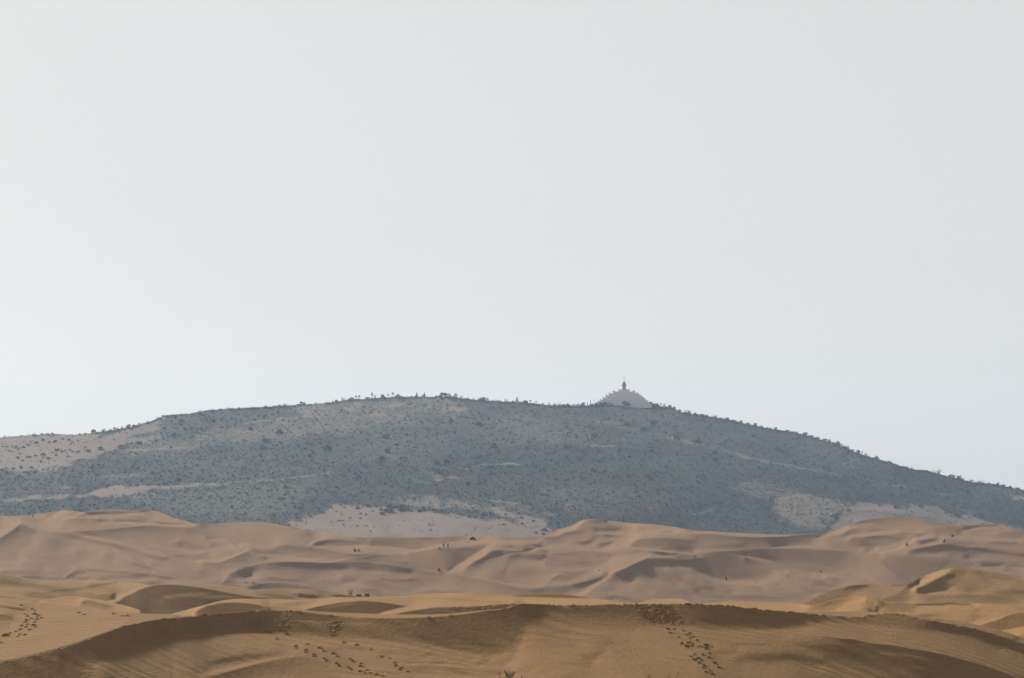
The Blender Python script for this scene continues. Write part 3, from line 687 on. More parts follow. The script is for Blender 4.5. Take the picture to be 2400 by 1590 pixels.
# plant cover of the hill: 1 is closed scrub, 0 bare sand
VEG_F = [
    ('P', 'H1', [(-500, 500), (0, 500), (600, 480), (850, 470), (1000, 420), (1120, 380), (1130, 420), (1050, 480), (1150, 520), (1050, 545), (850, 585), (700, 645), (450, 725), (250, 755), (0, 765), (-500, 780)], .10, 12.0, 'set'),
    ('P', 'H1', [(680, 480), (950, 425), (1040, 405), (960, 440), (800, 490), (720, 500)], .9, 4.0, 'set'),
    ('P', 'H1', [(860, 520), (1080, 480), (1090, 500), (960, 530)], .9, 6.0, 'set'),
    ('P', 'H1', [(1040, 535), (1220, 520), (1200, 545)], .85, 6.0, 'set'),
    ('P', 'H1', [(850, 585), (1150, 555), (1500, 470), (1800, 430), (2000, 385), (2367, 350), (2367, 490), (1950, 520), (1700, 540), (1400, 570), (1100, 640), (900, 640)], .52, 16.0, 'set'),
    ('S', 'H1', [(900, 610), (1100, 600), (1250, 590)], .25, 4.0, 'set'),
    ('P', 'H1', [(2000, 330), (2100, 290), (2367, 262), (2500, 255), (2500, 350), (2200, 380)], .40, 12.0, 'set'),
    ('S', 'H1', [(1700, 418), (1760, 412), (1900, 395), (2100, 378), (2300, 372)], .30, 2.5, 'set'),
    ('S', 'H1', [(1500, 468), (1650, 462)], .3, 3.0, 'set'),
    ('S', 'H1', [(1860, 580), (1880, 620), (1860, 665)], .45, 2.5, 'set'),
    ('S', 'H1', [(1920, 580), (1980, 555), (2050, 565), (2050, 600)], .50, 2.5, 'set'),
    ('S', 'H1', [(1560, 640), (1640, 630), (1680, 650)], .55, 2.5, 'set'),
    ('P', 'H1', [(700, 800), (900, 760), (1050, 740), (1000, 790), (800, 820)], .60, 8.0, 'set'),
    ('P', 'H1', [(515, 945), (600, 915), (690, 885), (790, 855), (850, 852), (1100, 858), (1400, 842), (1600, 830), (1750, 815), (1600, 845), (1380, 862), (1200, 872), (1000, 898), (850, 925), (760, 942), (680, 920), (600, 935)], .06, 5.0, 'set'),
    ('S', 'H1', [(1700, 822), (1950, 815), (2130, 790), (2300, 762)], .25, 3.0, 'set'),
    ('P', 'H1', [(1000, 905), (1200, 880), (1600, 850), (2000, 830), (2200, 820), (2100, 950), (1800, 1100), (1300, 1060), (1000, 1000)], .74, 16.0, 'set'),
    ('P', 'H1', [(870, 940), (1000, 905), (1100, 900), (1050, 960), (900, 1000)], .55, 8.0, 'set'),
    ('P', 'H1', [(-300, 945), (120, 945), (200, 930), (470, 925), (420, 955), (250, 960), (100, 970), (-300, 975)], .30, 5.0, 'set'),
    ('S', 'H1', [(420, 955), (470, 930)], .05, 6.0, 'set'),
    ('P', 'H1', [(400, 870), (500, 860), (480, 880)], .4, 5.0, 'set'),
    # foot of the hill, pale sand
    ('P', 'Q', [(350, 470), (400, 400), (600, 315), (740, 265), (880, 245), (950, 190), (1010, 160), (1250, 143), (1400, 150), (1500, 180), (1750, 165), (1900, 220), (2200, 240), (2400, 225), (2600, 300), (3000, 330), (3644, 390), (4173, 580), (4173, 900), (350, 900)], .03, 7.0, 'set'),
    ('P', 'H2', [(300, 960), (500, 925), (700, 935), (950, 990), (1250, 1040), (1400, 1080), (1450, 1130), (1350, 1105), (1150, 1060), (950, 1020), (800, 1010), (600, 1015), (450, 1000), (380, 975)], .42, 8.0, 'set'),
    ('P', 'H2', [(1000, 1010), (1250, 1050), (1450, 1110), (1480, 1190), (1300, 1190), (1200, 1090)], .12, 7.0, 'set'),
    ('P', 'H2', [(1050, 960), (1200, 975), (1400, 1030), (1500, 1080), (1350, 1060), (1150, 1010)], .6, 8.0, 'set'),
    # top of the hill, left of the middle
    ('P', 'H2', [(-100, 280), (150, 255), (400, 240), (620, 240), (760, 250), (850, 340), (700, 420), (500, 430), (300, 420), (0, 490), (-100, 490)], .52, 14.0, 'set'),
    ('P', 'H2', [(0, 320), (100, 270), (160, 265), (120, 300), (30, 340)], .18, 5.0, 'set'),
    ('S', 'H2', [(200, 360), (330, 355)], .15, 6.0, 'set'),
    ('S', 'H2', [(660, 330), (880, 330)], .25, 7.0, 'set'),
    ('S', 'H2', [(310, 300), (420, 290)], .3, 6.0, 'set'),
    ('P', 'H2', [(480, 380), (700, 330), (700, 420), (560, 440)], .9, 12.0, 'set'),
    ('P', 'H2', [(1100, 420), (1250, 400), (1450, 420), (1650, 470), (1700, 560), (1400, 560), (1150, 500)], .62, 18.0, 'set'),
    ('S', 'H2', [(1500, 380), (1700, 390), (1850, 420), (2000, 460), (2150, 490), (2400, 545)], .48, 7.0, 'set'),
    ('S', 'H2', [(1350, 500), (1460, 535)], .4, 5.0, 'set'),
    ('S', 'H2', [(1760, 580), (1890, 575)], .4, 5.0, 'set'),
    ('S', 'H2', [(790, 720), (880, 740), (960, 715), (1100, 705), (1240, 712)], .40, 4.0, 'set'),
    ('P', 'H2', [(600, 760), (700, 800), (850, 790), (980, 740), (920, 790), (760, 830), (640, 830)], .42, 6.0, 'set'),
    ('S', 'H2', [(410, 805), (600, 835)], .55, 4.0, 'set'),
    ('S', 'H2', [(1000, 960), (1150, 970), (1320, 1000)], .40, 4.0, 'set'),
    ('S', 'H2', [(860, 905), (900, 925)], .55, 3.0, 'set'),
    ('P', 'H2', [(1500, 900), (1800, 880), (2250, 900), (2300, 1000), (2000, 1080), (1600, 1060)], .72, 20.0, 'set'),
    ('S', 'H2', [(1780, 650), (1980, 640)], .7, 8.0, 'set'),
    ('P', 'H2', [(1200, 840), (1300, 780), (1240, 820)], .7, 6.0, 'set'),
    # right shoulder
    ('S', 'H3', [(-100, 520), (0, 550), (150, 575), (300, 620), (450, 660), (600, 690), (770, 718)], .38, 6.0, 'set'),
    ('S', 'H3', [(240, 600), (400, 640)], .5, 8.0, 'set'),
    ('S', 'H3', [(780, 735), (950, 755), (1150, 792)], .45, 4.0, 'set'),
    ('S', 'H3', [(1370, 832), (1500, 855), (1620, 885), (1750, 905), (1880, 918)], .30, 3.5, 'set'),
    ('P', 'H3', [(340, 880), (430, 820), (640, 835), (720, 880), (800, 880), (700, 930), (500, 930)], .52, 9.0, 'set'),
    ('P', 'H3', [(630, 965), (740, 905), (900, 915), (1080, 960), (1130, 1000), (1050, 1090), (960, 1160), (760, 1150), (660, 1080)], .36, 10.0, 'set'),
    ('S', 'H3', [(640, 950), (760, 930), (900, 925)], .2, 6.0, 'set'),
    ('P', 'H3', [(1010, 1200), (1040, 1130), (1090, 1080), (1080, 1060), (1145, 975), (1250, 975), (1450, 985), (1560, 1005), (1560, 985), (1800, 1005), (1900, 1060), (2000, 1045), (2100, 1100), (2320, 1140), (2500, 1180), (2500, 1400), (1010, 1400)], .05, 8.0, 'set'),
    ('P', 'H3', [(1440, 985), (1560, 985), (1540, 1015), (1460, 1010)], .75, 4.0, 'set'),
    ('P', 'H3', [(1800, 1010), (1950, 1040), (1960, 1060), (1850, 1050)], .85, 6.0, 'set'),
    ('P', 'H3', [(2240, 915), (2420, 930), (2420, 975), (2280, 950)], .15, 6.0, 'set'),
    ('S', 'H3', [(2050, 855), (2200, 870)], .55, 6.0, 'set'),
    ('S', 'H3', [(60, 1060), (150, 1040), (190, 1020)], .5, 6.0, 'set'),
    ('S', 'H3', [(0, 890), (20, 950), (0, 1050)], .8, 12.0, 'set'),
]

# ------------------------------------------------------------------ materials
def new_mat(name):
    m = bpy.data.materials.new(name); m.use_nodes = True
    nt = m.node_tree
    b = nt.nodes['Principled BSDF']
    b.inputs['Roughness'].default_value = 1.0
    b.inputs['Specular IOR Level'].default_value = 0.05
    return m, nt.nodes, nt.links, b

def plain(name, col, rough=.9):
    m, n, l, b = new_mat(name)
    b.inputs['Base Color'].default_value = (*col, 1)
    b.inputs['Roughness'].default_value = rough
    return m

def sand_mat(name, c1, c2, ripple=0.0, grain=0.1):
    m, n, l, b = new_mat(name)
    tc = n.new('ShaderNodeTexCoord')
    mp = n.new('ShaderNodeMapping'); l.new(tc.outputs['Object'], mp.inputs[0])
    n1 = n.new('ShaderNodeTexNoise'); n1.inputs['Scale'].default_value = .12; n1.inputs['Detail'].default_value = 6; n1.inputs['Roughness'].default_value = .6
    l.new(mp.outputs[0], n1.inputs['Vector'])
    n2 = n.new('ShaderNodeTexNoise'); n2.inputs['Scale'].default_value = 2.2; n2.inputs['Detail'].default_value = 5
    l.new(mp.outputs[0], n2.inputs['Vector'])
    ad = n.new('ShaderNodeMath'); ad.operation = 'MULTIPLY_ADD'; ad.inputs[1].default_value = .45
    l.new(n2.outputs[0], ad.inputs[0])
    ml = n.new('ShaderNodeMath'); ml.operation = 'MULTIPLY'; ml.inputs[1].default_value = .55
    l.new(n1.outputs[0], ml.inputs[0]); l.new(ml.outputs[0], ad.inputs[2])
    n5 = n.new('ShaderNodeTexNoise'); n5.inputs['Scale'].default_value = 7.0; n5.inputs['Detail'].default_value = 4; n5.inputs['Roughness'].default_value = .75
    mp5 = n.new('ShaderNodeMapping'); mp5.inputs['Scale'].default_value = (1, .3, 1); l.new(tc.outputs['Object'], mp5.inputs[0]); l.new(mp5.outputs[0], n5.inputs['Vector'])
    ad5 = n.new('ShaderNodeMath'); ad5.operation = 'MULTIPLY_ADD'; ad5.inputs[1].default_value = .5
    l.new(n5.outputs[0], ad5.inputs[0]); l.new(ad.outputs[0], ad5.inputs[2])
    mr = n.new('ShaderNodeMapRange'); mr.inputs[1].default_value = .55; mr.inputs[2].default_value = .95
    l.new(ad5.outputs[0], mr.inputs[0])
    mx = n.new('ShaderNodeMix'); mx.data_type = 'RGBA'
    mx.inputs[6].default_value = (*c1, 1); mx.inputs[7].default_value = (*c2, 1)
    l.new(mr.outputs[0], mx.inputs[0]); l.new(mx.outputs[2], b.inputs['Base Color'])
    gn = n.new('ShaderNodeTexNoise'); gn.inputs['Scale'].default_value = 3.0; gn.inputs['Detail'].default_value = 8; gn.inputs['Roughness'].default_value = .65
    l.new(mp.outputs[0], gn.inputs['Vector'])
    b1 = n.new('ShaderNodeBump'); b1.inputs['Strength'].default_value = 1.0; b1.inputs['Distance'].default_value = grain
    l.new(gn.outputs[0], b1.inputs['Height'])
    last = b1
    if ripple:
        w = n.new('ShaderNodeTexWave'); w.wave_type = 'BANDS'; w.bands_direction = 'DIAGONAL'
        w.inputs['Scale'].default_value = .55; w.inputs['Distortion'].default_value = 5.0; w.inputs['Detail'].default_value = 3; w.inputs['Detail Scale'].default_value = .6
        mp2 = n.new('ShaderNodeMapping'); mp2.inputs['Scale'].default_value = (.35, 1.0, .2); mp2.inputs['Rotation'].default_value = (0, 0, R(20))
        l.new(tc.outputs['Object'], mp2.inputs[0]); l.new(mp2.outputs[0], w.inputs['Vector'])
        n3 = n.new('ShaderNodeTexNoise'); n3.inputs['Scale'].default_value = .15; n3.inputs['Detail'].default_value = 2
        l.new(mp.outputs[0], n3.inputs['Vector'])
        mk = n.new('ShaderNodeMapRange'); mk.inputs[1].default_value = .42; mk.inputs[2].default_value = .66
        l.new(n3.outputs[0], mk.inputs[0])
        wm = n.new('ShaderNodeMath'); wm.operation = 'MULTIPLY'
        l.new(w.outputs[1], wm.inputs[0]); l.new(mk.outputs[0], wm.inputs[1])
        b2 = n.new('ShaderNodeBump'); b2.inputs['Strength'].default_value = 1.0; b2.inputs['Distance'].default_value = ripple
        l.new(wm.outputs[0], b2.inputs['Height']); l.new(b1.outputs[0], b2.inputs['Normal'])
        last = b2
    l.new(last.outputs[0], b.inputs['Normal'])
    return m

M_SAND_NEAR = sand_mat('near_sand', (.111, .063, .0245), (.150, .087, .0365), ripple=.09, grain=.10)
M_SAND_L2 = sand_mat('second_sand', (.146, .084, .034), (.192, .112, .048), ripple=.05, grain=.11)
M_SAND_L3 = sand_mat('third_sand', (.130, .079, .036), (.172, .104, .050), ripple=.05, grain=.13)
M_SAND_MID = sand_mat('far_sand', (.126, .074, .039), (.164, .098, .052), grain=.28)
M_GROUND = sand_mat('valley_sand', (.31, .2, .11), (.34, .22, .13))

def hill_mat():
    m, n, l, b = new_mat('hill_soil_and_scrub')
    tc = n.new('ShaderNodeTexCoord')
    at = n.new('ShaderNodeAttribute'); at.attribute_name = 'cover'
    n1 = n.new('ShaderNodeTexNoise'); n1.inputs['Scale'].default_value = .35; n1.inputs['Detail'].default_value = 8; n1.inputs['Roughness'].default_value = .68
    mp = n.new('ShaderNodeMapping'); mp.inputs['Scale'].default_value = (1, .55, 1)
    l.new(tc.outputs['Object'], mp.inputs[0]); l.new(mp.outputs[0], n1.inputs['Vector'])
    n2 = n.new('ShaderNodeTexNoise'); n2.inputs['Scale'].default_value = .06; n2.inputs['Detail'].default_value = 5
    l.new(mp.outputs[0], n2.inputs['Vector'])
    # scrub where noise < cover
    s1 = n.new('ShaderNodeMath'); s1.operation = 'SUBTRACT'; l.new(at.outputs['Fac'], s1.inputs[0])
    mr0 = n.new('ShaderNodeMapRange'); mr0.inputs[1].default_value = .3; mr0.inputs[2].default_value = .7
    l.new(n1.outputs[0], mr0.inputs[0]); l.new(mr0.outputs[0], s1.inputs[1])
    mr = n.new('ShaderNodeMapRange'); mr.inputs[1].default_value = -.12; mr.inputs[2].default_value = .22
    l.new(s1.outputs[0], mr.inputs[0])
    soil = n.new('ShaderNodeMix'); soil.data_type = 'RGBA'
    soil.inputs[6].default_value = (.128, .096, .073, 1); soil.inputs[7].default_value = (.090, .070, .060, 1)
    l.new(n2.outputs[0], soil.inputs[0])
    scr = n.new('ShaderNodeMix'); scr.data_type = 'RGBA'
    scr.inputs[6].default_value = (.010, .015, .017, 1); scr.inputs[7].default_value = (.044, .043, .037, 1)
    n4 = n.new('ShaderNodeTexNoise'); n4.inputs['Scale'].default_value = .010; n4.inputs['Detail'].default_value = 7; n4.inputs['Roughness'].default_value = .62
    l.new(mp.outputs[0], n4.inputs['Vector'])
    mr4 = n.new('ShaderNodeMapRange'); mr4.inputs[1].default_value = .36; mr4.inputs[2].default_value = .64
    l.new(n4.outputs[0], mr4.inputs[0])
    dn = n.new('ShaderNodeMapRange'); dn.inputs[1].default_value = .55; dn.inputs[2].default_value = 1.05; dn.inputs[3].default_value = .6; dn.inputs[4].default_value = 0
    l.new(at.outputs['Fac'], dn.inputs[0])
    fa = n.new('ShaderNodeMath'); fa.operation = 'MULTIPLY_ADD'; fa.use_clamp = True; fa.inputs[1].default_value = .55
    l.new(mr4.outputs[0], fa.inputs[0]); l.new(dn.outputs[0], fa.inputs[2]); l.new(fa.outputs[0], scr.inputs[0])
    mx = n.new('ShaderNodeMix'); mx.data_type = 'RGBA'
    l.new(mr.outputs[0], mx.inputs[0]); l.new(soil.outputs[2], mx.inputs[6]); l.new(scr.outputs[2], mx.inputs[7])
    l.new(mx.outputs[2], b.inputs['Base Color'])
    bp = n.new('ShaderNodeBump'); bp.inputs['Distance'].default_value = .5
    l.new(n1.outputs[0], bp.inputs['Height']); l.new(bp.outputs[0], b.inputs['Normal'])
    return m
M_HILL = hill_mat()

def leaf_mat(name, c1, c2):
    m, n, l, b = new_mat(name)
    at = n.new('ShaderNodeAttribute'); at.attribute_name = 'tint'
    mx = n.new('ShaderNodeMix'); mx.data_type = 'RGBA'
    mx.inputs[6].default_value = (*c1, 1); mx.inputs[7].default_value = (*c2, 1)
    l.new(at.outputs['Fac'], mx.inputs[0]); l.new(mx.outputs[2], b.inputs['Base Color'])
    return m
M_LEAF = leaf_mat('scrub_leaves', (.020, .027, .024), (.072, .074, .052))
M_LEAF_PALE = leaf_mat('grey_leaves', (.040, .045, .036), (.085, .082, .064))
M_LEAF_NEAR = leaf_mat('near_leaves', (.022, .024, .014), (.06, .06, .03))
M_BARK = plain('bark', (.09, .07, .05))
M_STONE = plain('pale_stone', (.64, .60, .59))
M_CAP_SHADE = plain('shade_toned_cap', (.34, .32, .32))  # coping stone darkened: the shade line between risers is put into its colour
M_STONE3 = plain('worn_stone', (.26, .19, .17))
M_GILT = plain('weathered_gilt', (.30, .18, .11), .8)
M_IRON = plain('dark_iron', (.05, .05, .055), .6)
M_TUFT = plain('black_horsehair', (.03, .028, .028))
M_PINK = plain('pinkish_plaster', (.50, .36, .33))

# ------------------------------------------------------------------ the ground
def scarps(X, Y, step, amp, seed):
    # small overlapping ridges: each a sharp lip with a darker face fading out below it, alive only here and there
    ph = (Y + 16 * fbm(X / 170, Y / 55, seed, 3) + 10 * vnoise(X / 300, Y / 80, seed + 9) - .06 * X) / step
    f = ph - np.floor(ph)
    mk = np.clip(vnoise(X / 150 + np.floor(ph) * 7.3, np.floor(ph) * 3.1, seed + 3) * 1.8, 0, 1)
    return amp * mk * (np.exp(-f * 3.2) - .45 * np.clip((f - .72) / .28, 0, 1) - .16)
def n_mid(X, Y):
    wy = 10 * fbm(X / 150, Y / 60, 33, 3)
    rg = 1 - np.abs(vnoise(X / 130 + .4 * fbm(X / 60, Y / 20, 34, 2), (Y + wy + .12 * X) / 15, 35))
    rg2 = 1 - np.abs(vnoise(X / 90, (Y + wy - .10 * X) / 11, 36))
    return .030 * fbm(X / 50, Y / 7, 3, 4) - .08 * rg ** 7 - .05 * rg2 ** 8 + .03 + scarps(X, Y, 19, .20, 37)
def n_near(X, Y):
    return .020 * fbm(X / 45, Y / 10, 11, 4) + scarps(X, Y, 15, .11, 47)

BOTTOM = lambda y: np.array([[-800.0, y], [3200.0, y]])
def below(p, dy):
    return np.stack([p[:, 0], p[:, 1] + dy], 1)

hill = Sheet('hill', HILL_TOP, BOTTOM(1300), -190, 2590, 4.0, 2.0, .135, HILL_F,
             [(-200, 1820), (700, 1890), (1463, 1900), (2000, 1850), (2600, 1760)], back=(700, .08),
             noise=lambda X, Y: .05 * fbm(X / 220, Y / 60, 5, 3) + .03 * fbm(X / 40, Y / 14, 9, 3))
mid = Sheet('mid', MID_TOP, BOTTOM(1436), -180, 2580, 3.1, 1.15, .16, MID_F,
            [(-200, 850), (100, 845), (350, 830), (600, 810), (900, 800), (1250, 800), (1400, 815), (1800, 810), (2100, 820), (2600, 800)], back=(120, .05), noise=n_mid, gain=2.1, smin=.03, lateral=.5, smax=.55, iters=380)
l3a = Sheet('l3a', L3A_TOP, np.array([[-300., 1432], [300, 1446], [420, 1450], [650, 1425], [860, 1422], [900, 1420]]), -180, 866, 3.0, 1.1, .11, L3A_F,
            [(-180, 330), (200, 325), (390, 300), (600, 310), (870, 330)], back=(90, .05), noise=n_near, gain=1.25)
l3b = Sheet('l3b', L3B_TOP, np.array([[1800., 1440], [2100, 1432], [2600, 1450]]), 1862, 2580, 3.0, 1.1, .19, L3B_F,
            [(1862, 290), (2000, 300), (2120, 300), (2260, 310), (2400, 300), (2600, 285)], back=(90, .05), noise=n_near, gain=1.35)
l3p = Sheet('l3p', L3P_TOP, BOTTOM(1430), 1480, 1655, 3.0, 1.1, .03, [], [(1480, 330), (1660, 330)], back=(80, .05), noise=n_near)
l2a = Sheet('l2a', L2A_TOP, np.array([[-300., 1425], [100, 1440], [350, 1464], [500, 1475]]), -180, 345, 3.0, 1.1, .06, L2A_F,
            [(-180, 262), (180, 250), (350, 246)], back=(60, .05), noise=n_near)
l2b = Sheet('l2b', L2B_TOP, np.array([[380., 1470], [560, 1462], [650, 1450], [950, 1462], [1190, 1450], [1250, 1432], [1560, 1440]]), 388, 1540, 3.0, 1.1, .035, L2B_F,
            [(380, 235), (600, 240), (800, 245), (1100, 250), (1300, 245), (1550, 235)], back=(90, .05), noise=n_near)
l2c = Sheet('l2c', L2C_TOP, np.array([[1500., 1440], [1800, 1455], [2100, 1462], [2300, 1500], [2600, 1560]]), 1560, 2580, 3.0, 1.1, .05, L2C_F,
            [(1560, 238), (1800, 240), (2010, 226), (2300, 236), (2600, 225)], back=(70, .05), noise=n_near, gain=1.35)
l2d = Sheet('l2d', L2D_TOP, np.array([[2250., 1495], [2400, 1520], [2600, 1560]]), 2264, 2560, 3.0, 1.1, .06, L2D_F,
            [(2264, 190), (2420, 192), (2600, 188)], back=(40, .05), noise=n_near)

def n_l1(X, Y):
    r = .016 * fbm(X / 60, Y / 16, 21, 4)
    # wind ripples in the middle of the lower slope, running down to the right
    z = poly_mask(X, Y, q('N3', [(-400, 560), (0, 560), (500, 590), (900, 650), (1250, 720), (1500, 800), (1900, 900), (1500, 940), (1200, 880), (700, 800), (0, 740), (-400, 720)]), 14)
    r = r + z * .16 * fbm((X * .55 + Y * 1.9) / 17, (Y * .9 - X * .28) / 5.0, 31, 2)
    # small runnels down the slip faces
    sl = np.clip((Y - smooth_interp(X[0], L1_CREST)[None]) / 8, 0, 1) * np.clip((smooth_interp(X[0], SLIP)[None] - Y) / 14, 0, 1)
    r = r + sl * .07 * fbm((X - .9 * Y) / 9, Y / 40, 41, 3)
    # fine level lines of wind on the left flank
    r = r + .018 * vnoise(X / 70, Y / 2.6 + .02 * X, 51) * np.clip((360 - X) / 60, 0, 1)
    return r
l1 = Sheet('l1', L1_TOP, BOTTOM(1690), -180, 2580, 2.6, 1.05, .118, L1_F,
           [(-180, 182), (0, 180), (456, 172), (625, 168), (900, 172), (1240, 165), (1600, 168), (1900, 172), (2150, 176), (2400, 177), (2600, 177)], back=(50, .05), noise=n_l1, iters=500, gain=1.5)

# slumped and trodden sand, clods along the crest: real relief on the near dune
def roughen(sh, polys, amp, sx, sy, seed):
    m = np.zeros(sh.X.shape)
    for p, fe in polys:
        m = np.maximum(m, poly_mask(sh.X, sh.Yp, p, fe))
    nz = np.abs(fbm(sh.X / sx, sh.Yp / sy, seed, 3)) * 2 - .5 + .6 * fbm(sh.X / sx * 2.1, sh.Yp / sy * 2.1, seed + 5, 2)
    sh.lift += m * amp * nz
roughen(l1, [(q('N4', [(240, 85), (300, 70), (480, 68), (620, 66), (680, 130), (760, 230), (790, 290), (720, 325), (560, 310), (430, 300), (330, 250), (290, 180)]), 6),
             (q('N2', [(380, 290), (480, 255), (640, 240), (720, 290), (700, 350), (600, 380), (500, 385), (420, 350)]), 5),
             (q('N2', [(790, 360), (850, 290), (980, 260), (960, 330), (950, 390), (860, 402)]), 5),
             (q('N2', [(1420, 330), (1500, 285), (1590, 290), (1560, 360), (1570, 430), (1480, 465), (1430, 440)]), 5)], .12, 9, 4.5, 61)
roughen(l1, [(q('N2', [(200, 190), (700, 150), (980, 165), (980, 250), (700, 250), (330, 260)]), 8),
             (q('N4', [(1450, 115), (1800, 140), (2150, 180), (2100, 215), (1500, 190)]), 6),
             (q('N4', [(480, 330), (850, 345), (900, 400), (600, 400)]), 8),
             (q('N5', [(1500, 330), (1900, 390), (2300, 510), (2200, 560), (1900, 470), (1600, 420)]), 6),
             (q('N5', [(520, 330), (900, 330), (900, 370), (600, 385)]), 5)], .045, 8, 4, 71)
roughen(l1, [(q('N4', [(-150, 510), (200, 510), (260, 640), (200, 740), (0, 740), (-150, 640)]), 10)], .03, 9, 3, 75)
cr = smooth_interp(l1.x, L1_CREST)
d = (l1.Yp - cr[None])
xx = l1.X
crumb = np.exp(-(d / 2.6) ** 2) * np.clip(vnoise(xx / 16, d * 0 + 1.5, 81) * 1.3 + .1, 0, 1)
l1.lift += .16 * crumb * vnoise(xx / 5.5, l1.Yp / 2.2, 83)
roughen(l2b, [(q('N3', [(500, 112), (800, 108), (1000, 92), (1200, 78), (1215, 118), (1000, 145), (700, 160), (500, 150)]), 5)], .16, 7, 3.4, 91)
roughen(l2c, [(q('N5', [(560, 20), (690, 90), (650, 160), (600, 120)]), 6)], .1, 7, 4, 93)
roughen(l3a, [(q('M2', [(1040, 1050), (1280, 1060), (1290, 1085), (1080, 1080)]), 4), (q('M2', [(1480, 1058), (1740, 1070), (1720, 1085), (1500, 1075)]), 3)], .25, 8, 3, 95)

# the ends of the shorter dunes run down into the sand behind the nearer crests
for sh in (l2a, l2b, l2c, l2d, l3a, l3b, l3p):
    k = np.zeros(sh.nx)
    if sh.x[0] > 0: k = np.maximum(k, np.clip(1 - (sh.x - sh.x[0]) / 16, 0, 1))
    if sh.x[-1] < 2400: k = np.maximum(k, np.clip(1 - (sh.x[-1] - sh.x) / 16, 0, 1))
    sh.lift -= 3.0 * k[None] ** 1.5
dune_near = tag(l1.build(M_SAND_NEAR), 'near ochre sand dune with long curved slip face and footprints', kind='structure')
dunes = []
for sh, m, lab in ((l2a, M_SAND_L2, 'low dune mound behind the near crest on the left'),
                   (l2b, M_SAND_L2, 'bright sand with dark hollows just behind the near crest'),
                   (l2c, M_SAND_L2, 'rounded dune mound behind the near crest on the right'),
                   (l2d, M_SAND_L2, 'dark-faced dune at the right edge behind the near crest'),
                   (l3a, M_SAND_L3, 'dark-faced dune and swells on the left, third row'),
                   (l3b, M_SAND_L3, 'tall peaked dune on the right, third row'),
                   (l3p, M_SAND_L2, 'small bright dune top showing over the near crest')):
    dunes.append(tag(sh.build(m), lab, kind='structure'))
dune_far = tag(mid.build(M_SAND_MID), 'wide field of pinkish dunes at the foot of the hill', kind='structure')

down = np.clip((hill.Yp - hill.top[None]) / (1250 - hill.top[None]), 0, 1)
cover = .88 + .16 * np.clip((down - .12) / .4, 0, 1) + .32 * fbm(hill.X / 130, hill.Yp / 32, 15, 4)
wx = (16 * fbm(hill.X / 60, hill.Yp / 22, 27, 4)); wy = 6 * fbm(hill.X / 40, hill.Yp / 14, 29, 4)
def wmask(f):
    m = feature_mask(f, hill.X, hill.Yp)
    if m.max() <= 0: return m
    jx = np.clip(np.arange(hill.nx)[None] + np.round(wx / hill.dx).astype(int), 0, hill.nx - 1)
    dy = (hill.bot - hill.top) / (hill.nr - 1)
    iy = np.clip(np.arange(hill.nr)[:, None] + np.round(wy / dy[None]).astype(int), 0, hill.nr - 1)
    return m[iy, jx]
wander = fbm(hill.X / 26, hill.Yp / 9, 17, 4)
for f in VEG_F:
    mk = wmask(f)
    # ragged borders, reached by feeding the outline through the wander of the ground
    mk = np.clip(mk * (1 + .5 * wander) + mk * (1 - mk) * 3.0 * wander, 0, 1)
    cover = cover * (1 - mk) + f[3] * mk
cover = np.clip(cover + .09 * np.exp(-((cover - .55) / .22) ** 2), 0, 1.1)
hill_o = tag(hill.build(M_HILL, {'cover': cover}, 'hill'), 'long scrub-covered hill behind the dunes', kind='structure')

gz = -60.0
me = mesh_np('ground', [(-2600, -200, gz), (2600, -200, gz), (2600, 2700, gz), (-2600, 2700, gz)], [(0, 1, 2, 3)], M_GROUND, False)
tag(link_obj('ground', me), 'sandy valley floor', kind='structure')

# ------------------------------------------------------------------ haze
def box_mesh(name, lo, hi, mat):
    x0, y0, z0 = lo; x1, y1, z1 = hi
    V = [(x0, y0, z0), (x1, y0, z0), (x1, y1, z0), (x0, y1, z0), (x0, y0, z1), (x1, y0, z1), (x1, y1, z1), (x0, y1, z1)]
    F = [(0, 3, 2, 1), (4, 5, 6, 7), (0, 1, 5, 4), (1, 2, 6, 5), (2, 3, 7, 6), (3, 0, 4, 7)]
    return mesh_np(name, V, F, mat, False)
hm = bpy.data.materials.new('haze_air'); hm.use_nodes = True
hn = hm.node_tree.nodes; hn.clear()
ho = hn.new('ShaderNodeOutputMaterial'); pv = hn.new('ShaderNodeVolumePrincipled')
pv.inputs['Color'].default_value = (.54, .725, .96, 1)
pv.inputs['Density'].default_value = .000105
pv.inputs['Anisotropy'].default_value = 0.0
hm.node_tree.links.new(pv.outputs[0], ho.inputs['Volume'])
tag(link_obj('haze', box_mesh('haze', (-2650, -250, gz - 1), (2650, 2750, 82), hm)), 'pale bluish haze in the air', kind='stuff')

